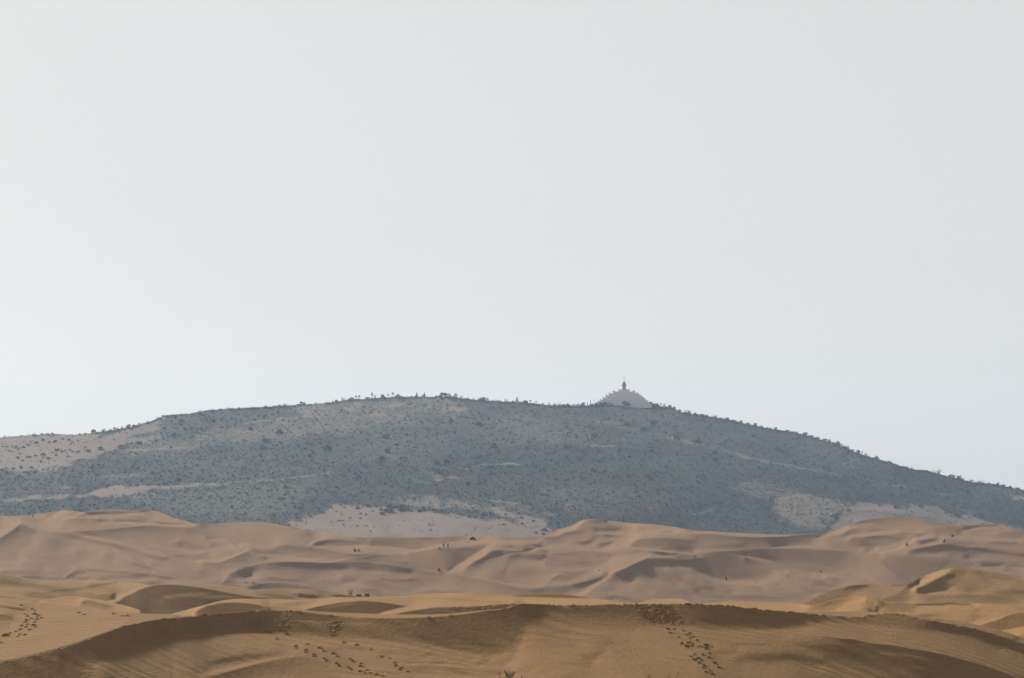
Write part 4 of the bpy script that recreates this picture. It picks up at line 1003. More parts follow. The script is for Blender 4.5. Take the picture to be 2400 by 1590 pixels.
# ------------------------------------------------------------------ plants
def leaf_cloud(n, rad, hgt, leaf, r, shape='round', tri=True):
    """n small leaf-sized faces spread through a crown's volume, uneven in outline."""
    a = r.uniform(0, 2 * np.pi, n); h = r.uniform(0, 1, n) ** .8
    if shape == 'round':
        env = np.sqrt(np.clip(1 - (h * 1.15 - .25) ** 2, .05, 1))
    elif shape == 'cone':
        env = np.clip(1.05 - h, .08, 1) * .9
    else:
        env = .55 + .5 * h
    lob = 1 + .35 * np.sin(a * 3 + r.uniform(0, 6)) * r.uniform(.4, 1) + .2 * np.sin(a * 5 + r.uniform(0, 6))
    rr = rad * env * lob * np.sqrt(r.uniform(.15, 1, n))
    c = np.stack([rr * np.cos(a), rr * np.sin(a), hgt * h * (1 + .15 * np.sin(a * 2 + 1))], 1)
    d1 = r.normal(size=(n, 3)); d1 /= np.linalg.norm(d1, axis=1)[:, None]
    d2 = r.normal(size=(n, 3)); d2 -= (d1 * d2).sum(1)[:, None] * d1; d2 /= np.linalg.norm(d2, axis=1)[:, None]
    L = leaf * r.uniform(.6, 1.3, n)[:, None]
    V = np.stack([c - d1 * L * .5, c + d1 * L * .5 + d2 * L * .15, c + d2 * L * .8], 1).reshape(-1, 3)
    V[:, 2] = np.maximum(V[:, 2], -.02 * hgt)
    F = np.arange(3 * n).reshape(n, 3)
    tint = np.repeat(np.clip(r.normal(.35, .25, n) + .25 * h, 0, 1), 3)
    return V, F, tint

def tube(pts, rads, sides=5):
    """A tapered limb along a line of points."""
    V, F = [], []
    pts = [np.asarray(p, float) for p in pts]
    for k, (p, rd) in enumerate(zip(pts, rads)):
        d = pts[min(k + 1, len(pts) - 1)] - pts[max(k - 1, 0)]
        d /= np.linalg.norm(d) + 1e-9
        a = np.cross(d, [0.3, .9, .1]); a /= np.linalg.norm(a) + 1e-9; b = np.cross(d, a)
        for i in range(sides):
            t = 2 * np.pi * i / sides
            V.append(p + rd * (np.cos(t) * a + np.sin(t) * b))
    for k in range(len(pts) - 1):
        for i in range(sides):
            j = (i + 1) % sides
            F.append((k * sides + i, k * sides + j, (k + 1) * sides + j, (k + 1) * sides + i))
    return np.array(V), np.array(F)

def join_tubes(ts):
    V, F, o = [], [], 0
    for v, f in ts:
        V.append(v); F.append(f + o); o += len(v)
    return np.concatenate(V), np.concatenate(F)

def lathe(prof, sides, start=0.0):
    """prof: (radius, z) from bottom to top."""
    V = []; F = []
    for rd, z in prof:
        for i in range(sides):
            t = 2 * np.pi * i / sides + start
            V.append((rd * np.cos(t), rd * np.sin(t), z))
    for k in range(len(prof) - 1):
        for i in range(sides):
            j = (i + 1) % sides
            F.append((k * sides + i, k * sides + j, (k + 1) * sides + j, (k + 1) * sides + i))
    return np.array(V), np.array(F)

SHRUB = {}
def shrub_mesh(kind, k, mat=None):
    key = (kind, k, mat.name if mat else '')
    if key not in SHRUB:
        r = np.random.default_rng(100 + k * 7 + len(kind))
        n, leaf = {'round': (110, .30), 'sparse': (46, .26), 'tall': (80, .26), 'cone': (80, .26)}[kind]
        V, F, t = leaf_cloud(n, .5, 1.0, leaf, r, {'round': 'round', 'sparse': 'open', 'tall': 'round', 'cone': 'cone'}[kind])
        me = mesh_np('shrub', V, F, mat or M_LEAF, False)
        attr_np(me, 'tint', t)
        SHRUB[key] = me
    return SHRUB[key]

def ppm(P):                       # metres to one photo pixel at that distance
    return P[1] / FPX

def put_shrub(sh, px, py, wpx, hpx, kind, label, group=None, sink=.12, cat='shrub', name='shrub', mat=None):
    P = sh.at(px, py)
    m = ppm(P)
    o = link_obj(name, shrub_mesh(kind, int(rng.integers(0, 5)), mat))
    o.location = (P[0], P[1], P[2] - sink * hpx * m)
    o.rotation_euler = (0, 0, rng.uniform(0, 6.28))
    o.scale = (wpx * m, wpx * m, hpx * m * 1.1)
    tag(o, label, cat, group)
    return o

def top_y(sh, px):
    return float(np.interp(px, sh.x, sh.top))

def put_tree(px, hpx, wpx, label, stems=1, seed=1, group=None, bare=.38):
    """A small tree on the hill's skyline: trunk with limbs, and a loose crown."""
    P = hill.at(px, top_y(hill, px) + .8); m = ppm(P)
    H, W = hpx * m, wpx * m
    root = bpy.data.objects.new('tree', None); COL.objects.link(root)
    root.location = tuple(P - np.array([0, 0, .3]))
    tag(root, label, 'tree', group)
    r = np.random.default_rng(seed)
    ts = []; tops = []
    for s_ in range(stems):
        dx = (s_ - (stems - 1) / 2) * W * .55
        tip = np.array([dx + r.uniform(-.1, .1) * W, r.uniform(-.2, .2) * W, H * r.uniform(.8, .95)])
        mid_ = tip * .5 + np.array([r.uniform(-.08, .08) * W, 0, 0])
        ts.append(tube([(dx * .5, 0, -.3), mid_, tip], [.035 * H, .022 * H, .008 * H], 6))
        tops.append(tip)
        for q_ in range(4):
            f = r.uniform(.4, .8); b = mid_ * (1 - f) + tip * f
            e = b + np.array([r.uniform(-.4, .4) * W, r.uniform(-.4, .4) * W, .18 * H])
            ts.append(tube([b, (b + e) / 2 + (0, 0, .03 * H), e], [.014 * H, .01 * H, .005 * H], 4))
    V, F = join_tubes(ts)
    link_obj('trunk', mesh_np('trunk', V, F, M_BARK), root)
    Vs, Fs, Ts = [], [], []; o = 0
    for t_ in tops:
        for q_ in range(3):
            V, F, tn = leaf_cloud(30, W * .30 / (1 if stems == 1 else 1.6), H * (1 - bare) * .62, .10 * H, r)
            V = V + np.array([t_[0] + r.uniform(-.2, .2) * W, r.uniform(-.25, .25) * W, H * (bare + r.uniform(0, .30) * (1 - bare))])
            Vs.append(V); Fs.append(F + o); Ts.append(tn); o += len(V)
    me = mesh_np('crown', np.concatenate(Vs), np.concatenate(Fs), M_LEAF, False)
    attr_np(me, 'tint', np.concatenate(Ts))
    link_obj('crown', me, root)
    return root

# --- trees that stand out on the skyline
put_tree(838, 13, 12, 'twin-stemmed thin tree on the hilltop skyline, farthest left of the hilltop trees', 2, 3)
put_tree(872.5, 16, 11, 'tallest small tree on the hilltop skyline, single trunk and round crown', 1, 4)
put_tree(909, 10, 9, 'small loose-crowned tree on the skyline touching a slimmer taller tree', 1, 5)
put_tree(920, 14, 6.5, 'slim tall tree on the skyline between a loose-crowned tree and a dense round bush', 1, 6)
put_tree(1242.5, 10, 6.5, 'small forked tree on the skyline just right of the stepped cairn', 1, 7)
put_tree(1257, 9, 7, 'small round-headed tree on a short trunk right of the stepped cairn', 1, 8, None, .45)
put_tree(1286.5, 9, 7, 'crooked little tree on the skyline dip midway from cairn to pyramid', 1, 9)
put_tree(2020, 10, 5, 'thin bare-stemmed little tree on the steep right shoulder of the hill', 1, 10)
SKY = [
    # px, width, height, kind, label
    (707.6, 15, 7.5, 'round', 'dense round bush alone on the bare skyline left of the hilltop trees'),
    (977, 6, 12, 'cone', 'pointed conifer-like bush on the skyline, left one of two near the wide thicket'),
    (994.5, 9, 10, 'cone', 'pointed conifer-like bush on the skyline, right one of two near the wide thicket'),
    (973, 6, 6.5, 'sparse', 'small wispy shrub at the foot of the left pointed bush on the skyline'),
    (1041, 29, 10, 'round', 'broad flat-topped thicket on the highest part of the hill skyline'),
    (1080, 9, 8, 'sparse', 'wispy open shrub just right of the pinkish tower-shaped shrine'),
    (933.5, 12, 7, 'round', 'dense round bush right of the slim tall tree on the skyline'),
    (879, 5, 7, 'tall', 'slim upright bush right beside the tallest hilltop tree'),
    (897, 11, 8, 'round', 'green bush spilling below the skyline between the tallest tree and loose-crowned tree'),
    (860, 9, 5, 'round', 'low brownish bush on the skyline between twin-stemmed and tallest tree'),
    (1131.5, 17, 8, 'round', 'wide green bush on the skyline between pinkish shrine and stepped cairn'),
    (1142.5, 5, 7.5, 'tall', 'thin upright bush touching the wide green bush left of the cairn'),
    (1163, 6, 7, 'sparse', 'faint wispy shrub on bare skyline left of the stepped cairn'),
    (1187, 9, 8, 'sparse', 'open spreading shrub on the skyline, next left of the stepped cairn'),
    (1232, 14, 7, 'round', 'low dark bush on the skyline, first right of the stepped cairn'),
    (1366, 11, 8, 'round', 'dome-shaped bush on the skyline left of the dark-topped poles'),
    (1387.5, 5, 5, 'tall', 'small dark bush at the foot of the poles left of the pyramid'),
    (1465, 20, 9, 'round', 'dark round bush in front of the pyramid monument'),
    (1557, 7, 7.5, 'tall', 'upright bush on the skyline just right of the two right-hand poles'),
    (1569.6, 11, 8, 'round', 'bushy shrub, left one of a pair right of the pyramid'),
    (1580, 10, 7, 'round', 'bushy shrub, right one of a pair right of the pyramid'),
    (1607.5, 9, 9, 'sparse', 'thin twiggy shrub against the sky right of the pyramid, beside a dark bush'),
    (1615, 10, 8, 'round', 'dark bush right of a thin twiggy shrub on the slope right of the pyramid'),
    (1964.5, 15, 10, 'round', 'largest rounded bush on the skyline where the right shoulder steepens'),
    (1985, 14, 7, 'round', 'humped dark bush just below the largest rounded bush on the right shoulder'),
    (2011, 10, 8, 'round', 'bush left of the thin bare-stemmed little tree on the right shoulder'),
    (2054.5, 11, 7, 'round', 'lone bush on bare skyline below the cluster on the right shoulder'),
    (2196.5, 20, 9.5, 'sparse', 'wide airy bush standing clear of the lower right skyline'),
    (2338, 10, 7, 'round', 'small dark bush standing up from the skyline near the right edge'),
    (220, 14, 8, 'round', 'dense bush where the bare left skyline begins to rise'),
    (301, 12, 7.5, 'round', 'dense bush atop the green bank on the left skyline'),
    (286, 5, 7.5, 'tall', 'thin upright bush on the green bank of the left skyline'),
]
for (px, w, h, k, lab) in SKY:
    py = top_y(hill, px) + (1.5 if px != 1465 else -3.0)
    if px == 1465:
        o = put_shrub(hill, px, top_y(hill, px) + 1, w, h, k, lab)
        o.location.y -= 20; o.location.z = hill.at(px, 952)[2] - .6
    else:
        put_shrub(hill, px, py, w, h, k, lab)
GROUPS = [
    ('bushes at the foot of the pyramid', 'bush in the green fringe at the pyramid\'s foot',
     [(1398, 9, 5, 'round'), (1407, 11, 7, 'round'), (1418, 10, 6, 'round'), (1428, 12, 7, 'sparse'), (1440, 11, 6, 'round'), (1449, 9, 5, 'round'), (1479, 10, 6, 'round'), (1489, 12, 7, 'round'), (1500, 11, 7, 'sparse'), (1509, 13, 9, 'round'), (1524, 12, 8, 'round'), (1533, 9, 5, 'round')]),
    ('low shrubs along the left skyline', 'low shrub on the skyline of the left green bank',
     [(245, 10, 7, 'sparse'), (258.6, 6, 5, 'sparse'), (268, 9, 8, 'sparse'), (327, 10, 5, 'round'), (314, 9, 5, 'round'), (200, 8, 3, 'round'), (187, 6, 3, 'round'), (345, 8, 4, 'round')]),
    ('small shrubs along the upper left skyline', 'small shrub on the skyline left of the twin-stemmed tree',
     [(788.7, 10, 6, 'round'), (804, 9, 8, 'sparse'), (824, 12, 6, 'round'), (560, 9, 3, 'round'), (622, 8, 3, 'round'), (740, 7, 3, 'sparse'), (765, 8, 3, 'round'), (780, 6, 4, 'round')]),
    ('low shrubs along the top skyline', 'low shrub on the skyline from thicket to pyramid',
     [(1095, 6, 4, 'round'), (1110, 6, 5, 'sparse'), (1311, 7, 7, 'sparse'), (1320.6, 9, 5, 'round'), (1331, 12, 6, 'round'), (1349.5, 14, 6, 'sparse'), (1300, 9, 4, 'round'), (1272, 8, 5, 'sparse'), (1356, 8, 5, 'round'), (1202, 7, 4, 'round')]),
    ('bushy shrubs along the right shoulder', 'low bushy shrub on the right shoulder skyline',
     [(1592, 10, 5, 'round'), (1644.6, 15, 4, 'round'), (1657.5, 6, 4, 'round'), (1677, 7, 6, 'round'), (1703, 14, 6, 'round'), (1719, 13, 5, 'round'), (1736, 12, 6, 'round'), (1753, 11, 5, 'round'), (1770, 11, 6, 'round'), (1818, 8, 6, 'round'),
      (1887, 13, 7, 'round'), (1902, 11, 5, 'round'), (1933, 15, 6, 'round'), (1944, 8, 7, 'round'), (1630, 9, 4, 'round'), (1690, 8, 4, 'round'), (1785, 10, 4, 'round'), (1800, 9, 4, 'sparse'), (1845, 10, 4, 'round'), (1862, 9, 4, 'sparse'), (1916, 9, 5, 'round'), (1955, 8, 5, 'round'), (1975, 9, 5, 'round'), (2029, 9, 7, 'sparse'), (1998, 8, 5, 'round'), (1540, 10, 6, 'round'), (1528, 9, 5, 'round'), (1519, 8, 5, 'sparse')]),
    ('shrubs along the lower right skyline', 'small shrub on the lower right skyline',
     [(2126, 7, 6, 'sparse'), (2230.5, 15, 7, 'round'), (2248, 14, 8, 'round'), (2258, 6, 7, 'sparse'), (2276, 11, 8, 'sparse'), (2300, 15, 7, 'sparse'), (2350, 15, 5, 'round'), (2386, 11, 5, 'round'), (2162, 10, 3, 'round'), (2180, 8, 3, 'round'), (2318, 9, 4, 'round'), (2368, 9, 5, 'round'), (2085, 9, 3, 'round')]),
]
ORD = ('first second third fourth fifth sixth seventh eighth ninth tenth eleventh twelfth thirteenth fourteenth fifteenth sixteenth seventeenth eighteenth nineteenth twentieth '
       'twenty-first twenty-second twenty-third twenty-fourth twenty-fifth twenty-sixth twenty-seventh twenty-eighth').split()
for g, lab, items in GROUPS:
    for k_, (px, w, h, k) in enumerate(sorted(items)):
        put_shrub(hill, px, top_y(hill, px) + 1.2, w, h, k, lab + ', ' + ORD[k_] + ' from left', g)
DOTS = [
    ('shrubs dotted over the bare left slope', 'small dark shrub dotted on the bare pale slope at the hill\'s left end', 'K7',
     [(800, 390, 8), (900, 370, 9), (1025, 335, 7), (1120, 350, 8), (700, 350, 9), (585, 395, 9), (465, 440, 6), (385, 470, 8), (260, 460, 8), (50, 465, 6), (145, 530, 6), (310, 490, 6), (930, 515, 11), (1010, 545, 8), (1060, 530, 5), (1140, 515, 7), (1190, 545, 7), (860, 555, 5), (705, 585, 12), (580, 610, 8), (480, 630, 9), (290, 640, 8), (790, 650, 10), (665, 700, 6), (1270, 365, 6), (1640, 310, 6), (1640, 490, 14), (220, 820, 10), (330, 780, 6), (450, 880, 9), (560, 880, 9), (370, 690, 7), (1440, 530, 12), (1270, 545, 9), (2280, 395, 14), (2145, 405, 8), (40, 840, 9), (130, 905, 8), (510, 800, 9), (350, 805, 8), (880, 390, 6), (1180, 385, 6), (120, 470, 5), (660, 525, 4), (1090, 570, 4), (920, 605, 7), (1110, 620, 8), (1960, 445, 7), (1860, 350, 5), (2080, 415, 6), (-30, 600, 8), (700, 645, 6)]),
    ('shrubs on the pale sand below the middle of the hill', 'dark shrub on the pale sand patch at the foot of the hill, left of centre', 'Q',
     [(1160, 180, 6), (1365, 185, 12), (1480, 280, 7), (1400, 270, 7), (1720, 265, 14), (1820, 210, 24), (2050, 180, 26), (1510, 150, 13), (2260, 225, 9), (1830, 160, 18), (2320, 180, 8), (1050, 240, 4), (1350, 455, 4), (1430, 180, 4), (1580, 235, 6), (1700, 210, 10), (1930, 170, 10), (1250, 335, 6), (1090, 370, 6), (1140, 372, 5), (2150, 240, 5), (1980, 215, 10), (980, 390, 4), (1400, 340, 6)]),
    ('shrubs at the broken edge of the scrub above the dune field', 'dark shrub at the broken lower edge of the scrub, centre of the hill foot', 'M3',
     [(370, 80, 13), (120, 80, 10), (700, 100, 7), (690, 155, 8), (755, 155, 9), (840, 130, 8), (930, 100, 7), (1085, 240, 7), (1110, 125, 8), (745, 85, 6), (1460, 335, 8), (1560, 300, 14), (1550, 350, 10), (1300, 230, 8), (1190, 215, 5), (1290, 160, 9), (1040, 250, 4), (1030, 160, 6), (1430, 200, 9), (640, 40, 4), (1380, 130, 8), (1260, 110, 8)]),
    ('shrubs on the pale sand at the right foot of the hill', 'dark shrub on or beside the pale sand at the right foot of the hill', 'M5',
     [(340, 75, 11), (170, 140, 16), (200, 165, 10), (1180, 30, 13), (900, 40, 16), (1250, 90, 4), (60, 230, 9), (110, 285, 10), (1040, 130, 5), (1480, 80, 16), (1600, 130, 20), (1730, 160, 8), (30, 120, 10), (100, 60, 9), (700, 20, 9), (1880, 130, 14)]),
]
for g, lab, tl, items in DOTS:
    for (zx, zy, w) in items:
        (px, py), = q(tl, [(zx, zy)])
        if tl == 'K7':
            lab2 = ('broad' if w > 9 else 'tiny' if w < 6 else 'small') + ' dark shrub on the pale left slope, ' + ('near its skyline' if zy < 420 else 'upper half' if zy < 560 else 'lower half' if zy < 760 else 'by the scrub') + ', ' + \
                   ('at the left edge' if zx < 300 else 'left part' if zx < 700 else 'middle part' if zx < 1150 else 'right part' if zx < 1700 else 'far right end')
        elif tl == 'Q':
            lab2 = ('broad' if w > 11 else 'tiny' if w < 6 else 'small') + ' dark shrub on the hill-foot sand, ' + ('at its upper edge' if zy < 200 else 'upper part' if zy < 290 else 'in the open middle') + ', ' + \
                   ('left end' if zx < 1200 else 'left of centre' if zx < 1550 else 'right of centre' if zx < 1950 else 'right end')
        elif tl == 'M5':
            lab2 = ('broad' if w > 12 else 'small') + ' dark shrub by the sand at right hill foot, ' + ('left of the dune top' if zx < 500 else 'above the dune top' if zx < 1300 else 'right of the dune top') + ', ' + ('higher' if zy < 90 else 'lower')
        else:
            lab2 = ('broad' if w > 9 else 'tiny' if w < 6 else 'small') + ' dark shrub at the scrub edge beyond the tent, ' + ('left' if zx < 500 else 'middle' if zx < 1000 else 'right') + ', ' + ('in the scrub' if zy < 110 else 'just below the scrub' if zy < 180 else 'out on the pale sand')
        put_shrub(hill, px, py + w * .3, w * 1.0, max(2.4, w * .45), 'round', lab2, g, mat=M_LEAF_PALE)
def zone(px, py):
    col = ('below the bare left skyline', 'below the bushy left bank', 'left of the hilltop trees', 'below the tallest hilltop tree', 'below the broad thicket', 'below the stepped cairn', 'below the pyramid', 'right of the pyramid', 'below the right shoulder')[int(np.searchsorted([150, 420, 750, 950, 1150, 1330, 1520, 1700], px))]
    f = (py - top_y(hill, px)) / (1245 - top_y(hill, px))
    row = ('high up', 'upper middle', 'lower middle', 'low down')[int(np.clip(f * 4, 0, 3))]
    return row + ', ' + col
n_big = 0
while n_big < 40:
    px = rng.uniform(300, 1900); py = rng.uniform(985, 1150)
    if py < top_y(hill, px) + 25: continue
    w = rng.uniform(9, 17)
    put_shrub(hill, px, py, w, w * .62, 'round', ('broad' if w > 13.5 else 'stout' if w > 11 else 'small') + ' dark bush in the hill scrub, ' + zone(px, py), 'large bushes on the middle slope')
    n_big += 1

# --- the close scrub of the slope, which nobody could count
def scrub():
    r = np.random.default_rng(5)
    protos = []
    for k in range(10):
        rr = np.random.default_rng(900 + k)
        protos.append(leaf_cloud(15, .5, 1.0, .50, rr))
    N = 88000
    px = r.uniform(-150, 2550, N); v = r.uniform(0.004, 1, N)
    v[:5000] = r.uniform(.0005, .016, 5000)
    top = np.interp(px, hill.x, hill.top)
    py = top + (1292 - top) * v
    j = np.clip((px - hill.x[0]) / hill.dx, 0, hill.nx - 1.001).astype(int)
    i = np.clip((py - hill.top[j]) / (hill.bot[j] - hill.top[j]) * (hill.nr - 1), 0, hill.nr - 1.001).astype(int)
    cv = cover[i, j]
    patch = .5 + .5 * fbm(px / 26, py / 9, 77, 3)
    keep = r.uniform(0, 1, N) < np.clip(cv * (.25 + .9 * patch), .012, 1)
    px, py, i, j, cv = px[keep], py[keep], i[keep], j[keep], cv[keep]
    P = hill.P[i, j] + (hill.P[np.minimum(i + 1, hill.nr - 1), j] - hill.P[i, j]) * r.uniform(0, 1, len(i))[:, None]
    P[:, 0] += r.uniform(-.7, .7, len(i))
    pm = P[:, 1] / FPX
    s = pm * r.gamma(3.0, 1.0, len(i)).clip(1.5, 9)
    Vs, Fs, Ts = [], [], []; off = 0
    which = r.integers(0, 10, len(i)); ang = r.uniform(0, 6.283, len(i)); tb = r.normal(0, .16, len(i)) + .22 * fbm(px / 150, py / 45, 78, 3) - .5 * (cv - .85)
    for k in range(10):
        ii = np.where(which == k)[0]
        V, F, t = protos[k]
        c, sn = np.cos(ang[ii]), np.sin(ang[ii])
        X = (V[None, :, 0] * c[:, None] - V[None, :, 1] * sn[:, None]) * s[ii, None] + P[ii, 0:1]
        Y = (V[None, :, 0] * sn[:, None] + V[None, :, 1] * c[:, None]) * s[ii, None] + P[ii, 1:2]
        Z = V[None, :, 2] * s[ii, None] * .62 + P[ii, 2:3] - .08 * s[ii, None]
        Vs.append(np.stack([X, Y, Z], -1).reshape(-1, 3))
        Fs.append((F[None] + (np.arange(len(ii)) * len(V))[:, None, None] + off).reshape(-1, 3))
        Ts.append(np.clip(t[None] + tb[ii, None], 0, 1).reshape(-1)); off += len(ii) * len(V)
    me = mesh_np('scrub', np.concatenate(Vs), np.concatenate(Fs), M_LEAF, False)
    attr_np(me, 'tint', np.concatenate(Ts))
    tag(link_obj('scrub', me), 'low grey-green scrub covering the hillside', kind='stuff')
scrub()

# --- shrubs peeping over the bright dune, left of the middle
for (px, w, h, lab) in ((819, 13, 15, 'leafy shrub peeping over the bright dune crest, leftmost of three'),
                        (839, 16, 7, 'low shrub peeping over the bright dune crest, between two taller ones'),
                        (858, 14, 10, 'leafy shrub peeping over the bright dune crest, rightmost of three')):
    P = l3a.at(px, top_y(l3a, px)); m = ppm(P)
    o = link_obj('shrub', shrub_mesh('round' if h < 15 else 'sparse', 3))
    o.location = (P[0], P[1] + 2.5, P[2] - .25); o.scale = (w * m, w * m, h * m)
    tag(o, lab, 'shrub')
# dry tufts far out on the dunes
for (px, py, w, h, lab) in ((1029, 1340, 7, 7, 'dry reddish shrub alone on the open dune slope below the two walkers'),
                            (2233, 1259, 6, 5, 'tiny dark shrub on the light dune crest at upper right'),
                            (1923, 1341, 4, 3, 'tiny dark tuft on the shaded dune slope left of the peaked dune'),
                            (1404, 1338, 3, 3, 'tiny dark tuft on the light dune ridge right of centre'),
                            (1570, 1275, 3, 2.2, 'tiny dark tuft high on the grey dune face right of centre')):
    put_shrub(mid, px, py, w, h, 'round', lab, None, .05)

# --- plants at the bottom edge
def near_bush(px, py, w, h, label, seed, lean=-.25, n=26):
    P = l1.at(px, py); m = ppm(P)
    W, H = w * m, h * m
    root = bpy.data.objects.new('desert_bush', None); COL.objects.link(root)
    root.location = tuple(P - np.array([0, 0, .03])); tag(root, label, 'shrub')
    r = np.random.default_rng(seed); ts = []; Vl, Fl, Tl = [], [], []; o = 0
    for k in range(n):
        tip = np.array([r.uniform(-.55, .5) * W + lean * W * .3, r.uniform(-.3, .3) * W, H * r.uniform(.45, 1.0)])
        mid_ = tip * .5 + np.array([-.06 * W, 0, .12 * H])
        ts.append(tube([(r.uniform(-.08, .08) * W, 0, 0), mid_, tip], [.011, .008, .003], 4))
        for f in np.linspace(.25, 1, 9):
            c = mid_ * (1 - f) + tip * f
            V, F, t = leaf_cloud(2, .02, .03, .05, r)
            Vl.append(V + c); Fl.append(F + o); Tl.append(t); o += len(V)
    V, F = join_tubes(ts)
    link_obj('stem', mesh_np('stem', V, F, M_BARK), root)
    me = mesh_np('foliage', np.concatenate(Vl), np.concatenate(Fl), M_LEAF_NEAR, False)
    attr_np(me, 'tint', np.concatenate(Tl)); link_obj('foliage', me, root)
    return root
near_bush(1198, 1598, 27, 27, 'dark bushy plant at the bottom edge near the centre', 3, -.3, 30)
near_bush(1172, 1590, 9, 15, 'thin sprig leaning away left of the dark bushy plant', 4, -1.2, 3)
near_bush(1223, 1594, 5, 12, 'single small sprig right of the dark bushy plant', 5, 0, 3)

def grass_plant(px, py, blades, label):
    P = l1.at(px, py); m = ppm(P)
    root = bpy.data.objects.new('grass_stalks', None); COL.objects.link(root)
    root.location = tuple(P - np.array([0, 0, .02])); tag(root, label, 'grass')
    for (dx, dz, fat) in blades:
        tip = np.array([dx * m, 0, dz * m])
        V, F = tube([(0, 0, 0), tip * .5 + np.array([-.15 * dx * m, 0, .05 * dz * m]), tip * .8, tip], [.010, .013 * fat, .016 * fat, .003], 5)
        me = mesh_np('blade', V, F, M_LEAF_NEAR)
        attr_np(me, 'tint', np.full(len(V), .3))
        link_obj('blade', me, root)
grass_plant(1520, 1600, [(-9, 13, 1), (-5, 17, 1.2), (1, 19, 1), (4, 23, 1.5), (7, 14, .8)], 'dark tuft of grass blades at the bottom edge, leftmost of three')
grass_plant(1566, 1598, [(4, 21, 1.2), (-6, 14, 1.1), (-2, 12, .8)], 'forked dry stalk at the bottom edge, middle of three plants')
grass_plant(1583, 1600, [(10, 29, 1.1), (4, 16, .9)], 'long leaning dry stalk at the bottom edge, rightmost of three plants')
near_bush(1305, 1597, 3, 8, 'tiny sprig just showing at the bottom edge right of the bush', 8, 0, 3)

# ------------------------------------------------------------------ the monument on the hill and what stands round it
def at_skyline(px, dy=0):
    return hill.at(px, top_y(hill, px) + dy)

MP = at_skyline(1464, 1.0)
MM = ppm(MP)                      # metres to a photo pixel there
def zpix(y):                      # height above the monument's base of a photo height
    return ((HOR - y) * MM) - MP[2]
mon = bpy.data.objects.new('stepped_monument', None); COL.objects.link(mon)
mon.location = (MP[0], MP[1] + 10, MP[2]); mon.rotation_euler = (0, 0, R(-6))
tag(mon, 'pale stepped pyramid monument with bulbous finial and spire on the hilltop', 'monument')
ROT = math.cos(R(6)) + math.sin(R(6))
HW = [13.9, 27.5, 37.0, 44.8, 51.8, 58.6, 64.6, 69.5, 74.0]
TY = [912.8, 918.3, 923.4, 928.4, 933.8, 938.8, 943.3, 947.3, 951.5, 957]
def boxes(bs):
    V, F = [], []; o = 0
    for (x0, y0, z0, x1, y1, z1) in bs:
        V += [(x0, y0, z0), (x1, y0, z0), (x1, y1, z0), (x0, y1, z0), (x0, y0, z1), (x1, y0, z1), (x1, y1, z1), (x0, y1, z1)]
        F += [tuple(o + i for i in f) for f in ((0, 3, 2, 1), (4, 5, 6, 7), (0, 1, 5, 4), (1, 2, 6, 5), (2, 3, 7, 6), (3, 0, 4, 7))]
        o += 8
    return np.array(V), np.array(F)
for k in range(9):
    w = HW[k] * MM / ROT
    z1 = zpix(TY[k]); z0 = zpix(TY[k + 1])
    V, F = boxes([(-w, -w, z0, w, w, z1 - .32)])
    tier = link_obj('tier', mesh_np('tier', V, F, M_STONE, False), mon)
    g = .5
    V, F = boxes([(-w - g, -w - g, z1 - .32, w + g, w + g, z1)])
    link_obj('coping', mesh_np('coping', V, F, M_CAP_SHADE, False), tier)
    if k > 0:
        pw = .55
        for sx in (-1, 1):
            for sy in (-1, 1):
                V, F = boxes([(-pw, -pw, 0, pw, pw, .85), (-pw * 1.25, -pw * 1.25, .85, pw * 1.25, pw * 1.25, 1.0)])
                p = link_obj('corner_post', mesh_np('corner_post', V, F, M_STONE, False), tier)
                p.location = (sx * (w - pw), sy * (w - pw), z1)
        # balusters of the low parapet between the posts, and their rail
        nb = int(2 * w / 1.1)
        bl = []
        for q_ in range(1, nb):
            c = -w + 2 * w * q_ / nb
            for (cx, cy) in ((c, -w + .25), (c, w - .25), (-w + .25, c), (w - .25, c)):
                bl.append((cx - .1, cy - .1, z1, cx + .1, cy + .1, z1 + .5))
        V, F = boxes(bl)
        tag(link_obj('baluster', mesh_np('baluster', V, F, M_STONE, False), tier), kind='stuff')
zt = zpix(912.8)
def fin(y): return zpix(y)
V, F = lathe([(r_ * MM, fin(y)) for r_, y in ((6.0, 912.8), (6.0, 912.2), (4.6, 911.8), (4.4, 910.6), (5.6, 909.4), (5.2, 908.9), (3.2, 908.4), (0.1, 908.3))], 16)
link_obj('lotus_base', mesh_np('lotus_base', V, F, M_STONE3), mon)
V, F = lathe([(r_ * MM, fin(y)) for r_, y in ((3.2, 908.4), (3.5, 907.3), (4.5, 905.6), (5.3, 903.4), (5.4, 901.8), (4.9, 899.8), (3.7, 898.3), (2.8, 897.9), (.1, 897.8))], 20)
link_obj('vase', mesh_np('vase', V, F, M_GILT), mon)
V, F = lathe([(r_ * MM, fin(y)) for r_, y in ((2.8, 897.9), (3.5, 897.0), (2.9, 896.3), (3.3, 895.6), (2.6, 894.8), (1.7, 894.0), (.9, 893.4), (.1, 893.3))], 16)
link_obj('cap', mesh_np('cap', V, F, M_STONE3), mon)
V, F = lathe([(r_ * MM, fin(y)) for r_, y in ((.7, 893.4), (.55, 889), (.5, 885.5), (.75, 884.6), (.4, 883.6), (.12, 880.4))], 8)
link_obj('spire', mesh_np('spire', V, F, M_GILT), mon)

